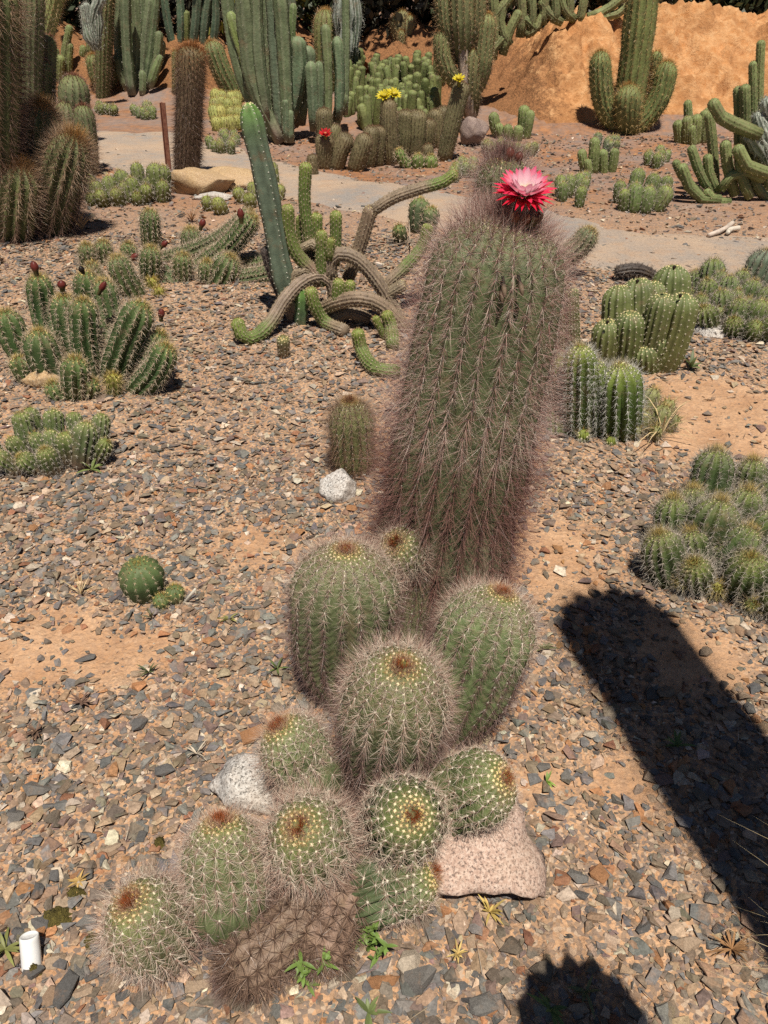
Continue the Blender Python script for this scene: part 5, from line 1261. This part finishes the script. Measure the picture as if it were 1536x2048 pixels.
# pale stick
g0, g1 = G(368, 1206), G(368, 1206) + np.array([0.05, -0.02, 0.075])
d = Vector(g1 - g0); stk = lathe_obj('stick', [(0.004, -0.01, (0.55, 0.5, 0.42)), (0.0045, d.length * 0.4, (0.6, 0.55, 0.46)), (0.004, d.length, (0.6, 0.55, 0.46)), (0.0003, d.length + 0.001, (0.5, 0.45, 0.38))], 7, M_dry, Vector(g0), d)
tag(stk, 'pale flat stick poking up beside the lone barrel cactus', 'stick')
# bleached branch beyond the path
root = thing('branch', 'bleached forked branch lying on brown soil beyond the path', 'branch', onpath(G(1440, 465)))
BR = style(ribs=5, depth=0.05, body=(0.52, 0.45, 0.36), tip=(0.52, 0.45, 0.36), cresta=0, lump=0.2, dome=0.5)
for pl in ([(1418, 470), (1445, 460), (1465, 446)], [(1455, 466), (1462, 458), (1480, 456)]):
    make_stem(root, [G(x, y, 0.03) for x, y in pl], 0.018, BR, name='limb', spines=False)

# tall cactus beside the photographer: outside the frame, it throws the long shadow and its spines reach into view
NEAR = Style({**TOR, 'ribs': 14, 'nr': 5, 'nc': 3, 'cl': (0.07, 0.13), 'rl': (0.03, 0.05), 'sp': 0.05, 'sa': (0.62, 0.52, 0.32), 'sb': (0.5, 0.4, 0.24), 'old': None})
root = thing('tall_torch_cactus', 'tall torch cactus whose pale spines poke in and whose long shadow crosses the gravel', 'cactus', Vector((1.08, 0.2, float(H(1.08, 0.2)))))
make_stem(root, [(1.08, 0.2, -0.05), (1.02, 0.3, 1.0), (0.93, 0.42, 2.0), (0.845, 0.60, 3.0)], 0.18, NEAR, lod=3.5)
make_stem(root, [(1.04, 0.26, 0.55), (0.75, 0.14, 0.6), (0.5, 0.10, 0.7), (0.44, 0.18, 0.95), (0.425, 0.205, 1.2)], 0.125, NEAR, lod=2.0)

# ------------------------------------------------------------------ trees behind
def tree(label, x, y, hgt, cr, lean, seed, leafc, name='gum_tree', cz=None, nl=2600, trunkc=(0.16, 0.11, 0.085)):
    r = np.random.default_rng(seed)
    z0 = float(H(x, y)); root = thing(name, label, 'tree', Vector((x, y, z0)), 'trees behind the cactus beds')
    BK = style(ribs=5, depth=0.08, body=trunkc, tip=trunkc, cresta=0, lump=0.15, dome=0.3)
    top = np.array([x + lean[0], y + lean[1], z0 + hgt * 0.72])
    def taper(nm, pts, r0): make_mesh_limb(root, nm, pts, r0, trunkc)
    taper('trunk', [(x, y, z0 - 0.1), (x + lean[0] * 0.3, y + lean[1] * 0.3, z0 + hgt * 0.3), tuple(top)], 0.045 * hgt ** 0.8)
    for k in range(5):
        a = r.uniform(0, 6.28); b0 = np.array([x, y, z0]) + (top - np.array([x, y, z0])) * r.uniform(0.35, 0.8)
        taper('branch', [b0, b0 + np.array([math.cos(a) * cr * 0.4, math.sin(a) * cr * 0.4, hgt * 0.1]), b0 + np.array([math.cos(a) * cr * 0.8, math.sin(a) * cr * 0.8, hgt * 0.22])], 0.018 * hgt ** 0.8)
    # leaf clumps through the crown
    nc_ = 26
    cc_ = r.normal(size=(nc_, 3)); cc_ /= np.linalg.norm(cc_, axis=1)[:, None]; cc_ *= r.uniform(0.35, 1, (nc_, 1)) ** 0.6
    czz = z0 + (hgt * 0.62 if cz is None else cz)
    cc_ = cc_ * np.array([cr, cr, hgt * 0.36]) + np.array([x + lean[0] * 0.7, y + lean[1] * 0.7, czz])
    ci = r.integers(0, nc_, nl)
    P = cc_[ci] + r.normal(size=(nl, 3)) * cr * 0.24
    P[:, 2] = np.maximum(P[:, 2], z0 + 0.05)
    d1 = norm(r.normal(size=(nl, 3)) + np.array([0, 0, -0.4])); d2 = norm(np.cross(d1, r.normal(size=(nl, 3))))
    L = r.uniform(0.10, 0.2, nl)[:, None]; w_ = L * 0.28
    Vq = np.stack([P - d1 * L * 0.5, P + d2 * w_, P + d1 * L * 0.5, P - d2 * w_], 1).reshape(-1, 3)
    cl = np.repeat(np.array([leafc]) * np.exp(r.normal(0, 0.2, (nl, 1))) * np.exp(r.normal(0, 0.18, nc_))[ci][:, None], 4, 0)
    o = ob('crown', mk_mesh('crown', Vq - np.array([x, y, z0]), np.arange(nl * 4).reshape(-1, 4), None, cl, smooth=False), M_leaf, root, kind='stuff')
    return root
def make_mesh_limb(root, nm, pts, r0, c):
    C = catmull(np.array(pts, float), 5); m_ = 8; V = []
    for i, q in enumerate(C):
        rr = r0 * (1 - 0.75 * i / (len(C) - 1)); a = np.arange(m_) / m_ * 6.283
        T_ = norm(C[min(i + 1, len(C) - 1)] - C[max(i - 1, 0)]); e1 = norm(np.cross(T_, np.array([0.3, 1, 0.1]))); e2 = np.cross(T_, e1)
        V.append(q + rr * (1 + 0.1 * np.sin(a * 3))[:, None] * (e1 * np.cos(a)[:, None] + e2 * np.sin(a)[:, None]))
    n = len(C); i, j = np.meshgrid(np.arange(n - 1), np.arange(m_), indexing='ij')
    Qd = np.stack([i * m_ + j, i * m_ + (j + 1) % m_, (i + 1) * m_ + (j + 1) % m_, (i + 1) * m_ + j], -1).reshape(-1, 4)
    V = np.concatenate(V) - np.array(root.location)
    ob(nm, mk_mesh(nm, V, Qd, None, np.repeat([c], len(V), 0)), M_bark, root)
GUM = (0.045, 0.06, 0.028)
TR = [(-10.5, 15.0, 6, 2.6, 'tree at the far end of the dark row, past the massive torch cactus'), (-8.2, 15.5, 6, 2.5, 'dark tree rising behind the massive torch cactus'), (-5.6, 14.9, 5.5, 2.3, 'dark tree behind the dense cereus bush'),
      (-3.2, 15.6, 6.2, 2.5, 'dark tree behind the brown hairy column'), (-0.9, 15.0, 5.8, 2.4, 'dark tree behind the tall blue-green grove'), (1.3, 15.3, 6, 2.5, 'dark tree behind the ball-headed cactus'), (3.6, 15.8, 6.4, 2.5, 'dark tree behind the thicket on the mound'),
      (5.9, 15.2, 5.8, 2.4, 'dark tree behind the great torch cactus'), (8.2, 15.6, 6.2, 2.5, 'dark tree beyond the bare top of the mound'), (10.4, 15.2, 6, 2.5, 'last tree of the row, past the far end of the mound')]
for k, (x, y, h_, c_, lb) in enumerate(TR):
    tree(lb, x, y, h_, c_, (random.gauss(0, 0.3), -0.6), 40 + k, GUM, nl=4200)
SHR = [(-9, 14.6, 1.8, 'far-end shrub under the trees past the massive torch cactus'), (-7.0, 14.4, 1.7, 'shrub under the trees behind the dark bristly columns'), (-5.4, 14.2, 1.5, 'shrub under the trees behind the silvery bush'), (-4.2, 14.3, 1.5, 'shrub under the trees behind the dense cereus bush'), (-3.0, 14.1, 1.4, 'shrub under the trees behind the far cereus trunks'),
       (-1.9, 14.2, 1.6, 'yellow-green shrub glimpsed through the blue-green grove'), (-0.8, 14.1, 1.5, 'shrub under the trees behind the fat golden column'), (0.2, 14.2, 1.5, 'dark shrub beside the ball-headed cactus'), (1.2, 14.3, 1.6, 'dark shrub behind the armed cactus'), (2.3, 14.4, 1.5, 'shrub under the trees behind the thicket on the mound'), (3.4, 14.2, 1.4, 'shrub behind the mound top next to the great torch'),
       (4.4, 14.3, 1.5, 'grey-green shrub behind the bare mound top'), (5.4, 14.2, 1.3, 'dark shrub over the bare mound crest'), (6.4, 14.4, 1.6, 'last shrub behind the mound crest'), (7.8, 14.5, 1.6, 'shrub past the far end of the mound')]
for k, (x, y, h_, lb) in enumerate(SHR):
    sc_ = [(0.05, 0.065, 0.03), (0.06, 0.055, 0.035), (0.045, 0.06, 0.03)][k % 3]
    if 'yellow' in lb: sc_ = (0.16, 0.16, 0.03)
    t_ = tree(lb, x, y, h_, h_ * 0.6, (0, 0), 80 + k, sc_, name='shrub', cz=h_ * 0.42, nl=1700)
    t_['group'] = 'shrubs under the trees'; t_['category'] = 'shrub'
tris = sum(sum(len(p.vertices) - 2 for p in o.data.polygons) if len(o.data.polygons) < 3000 else len(o.data.loops) // 2 for o in bpy.data.objects if o.type == 'MESH')
print('objects', len(bpy.data.objects), 'approx tris', tris)
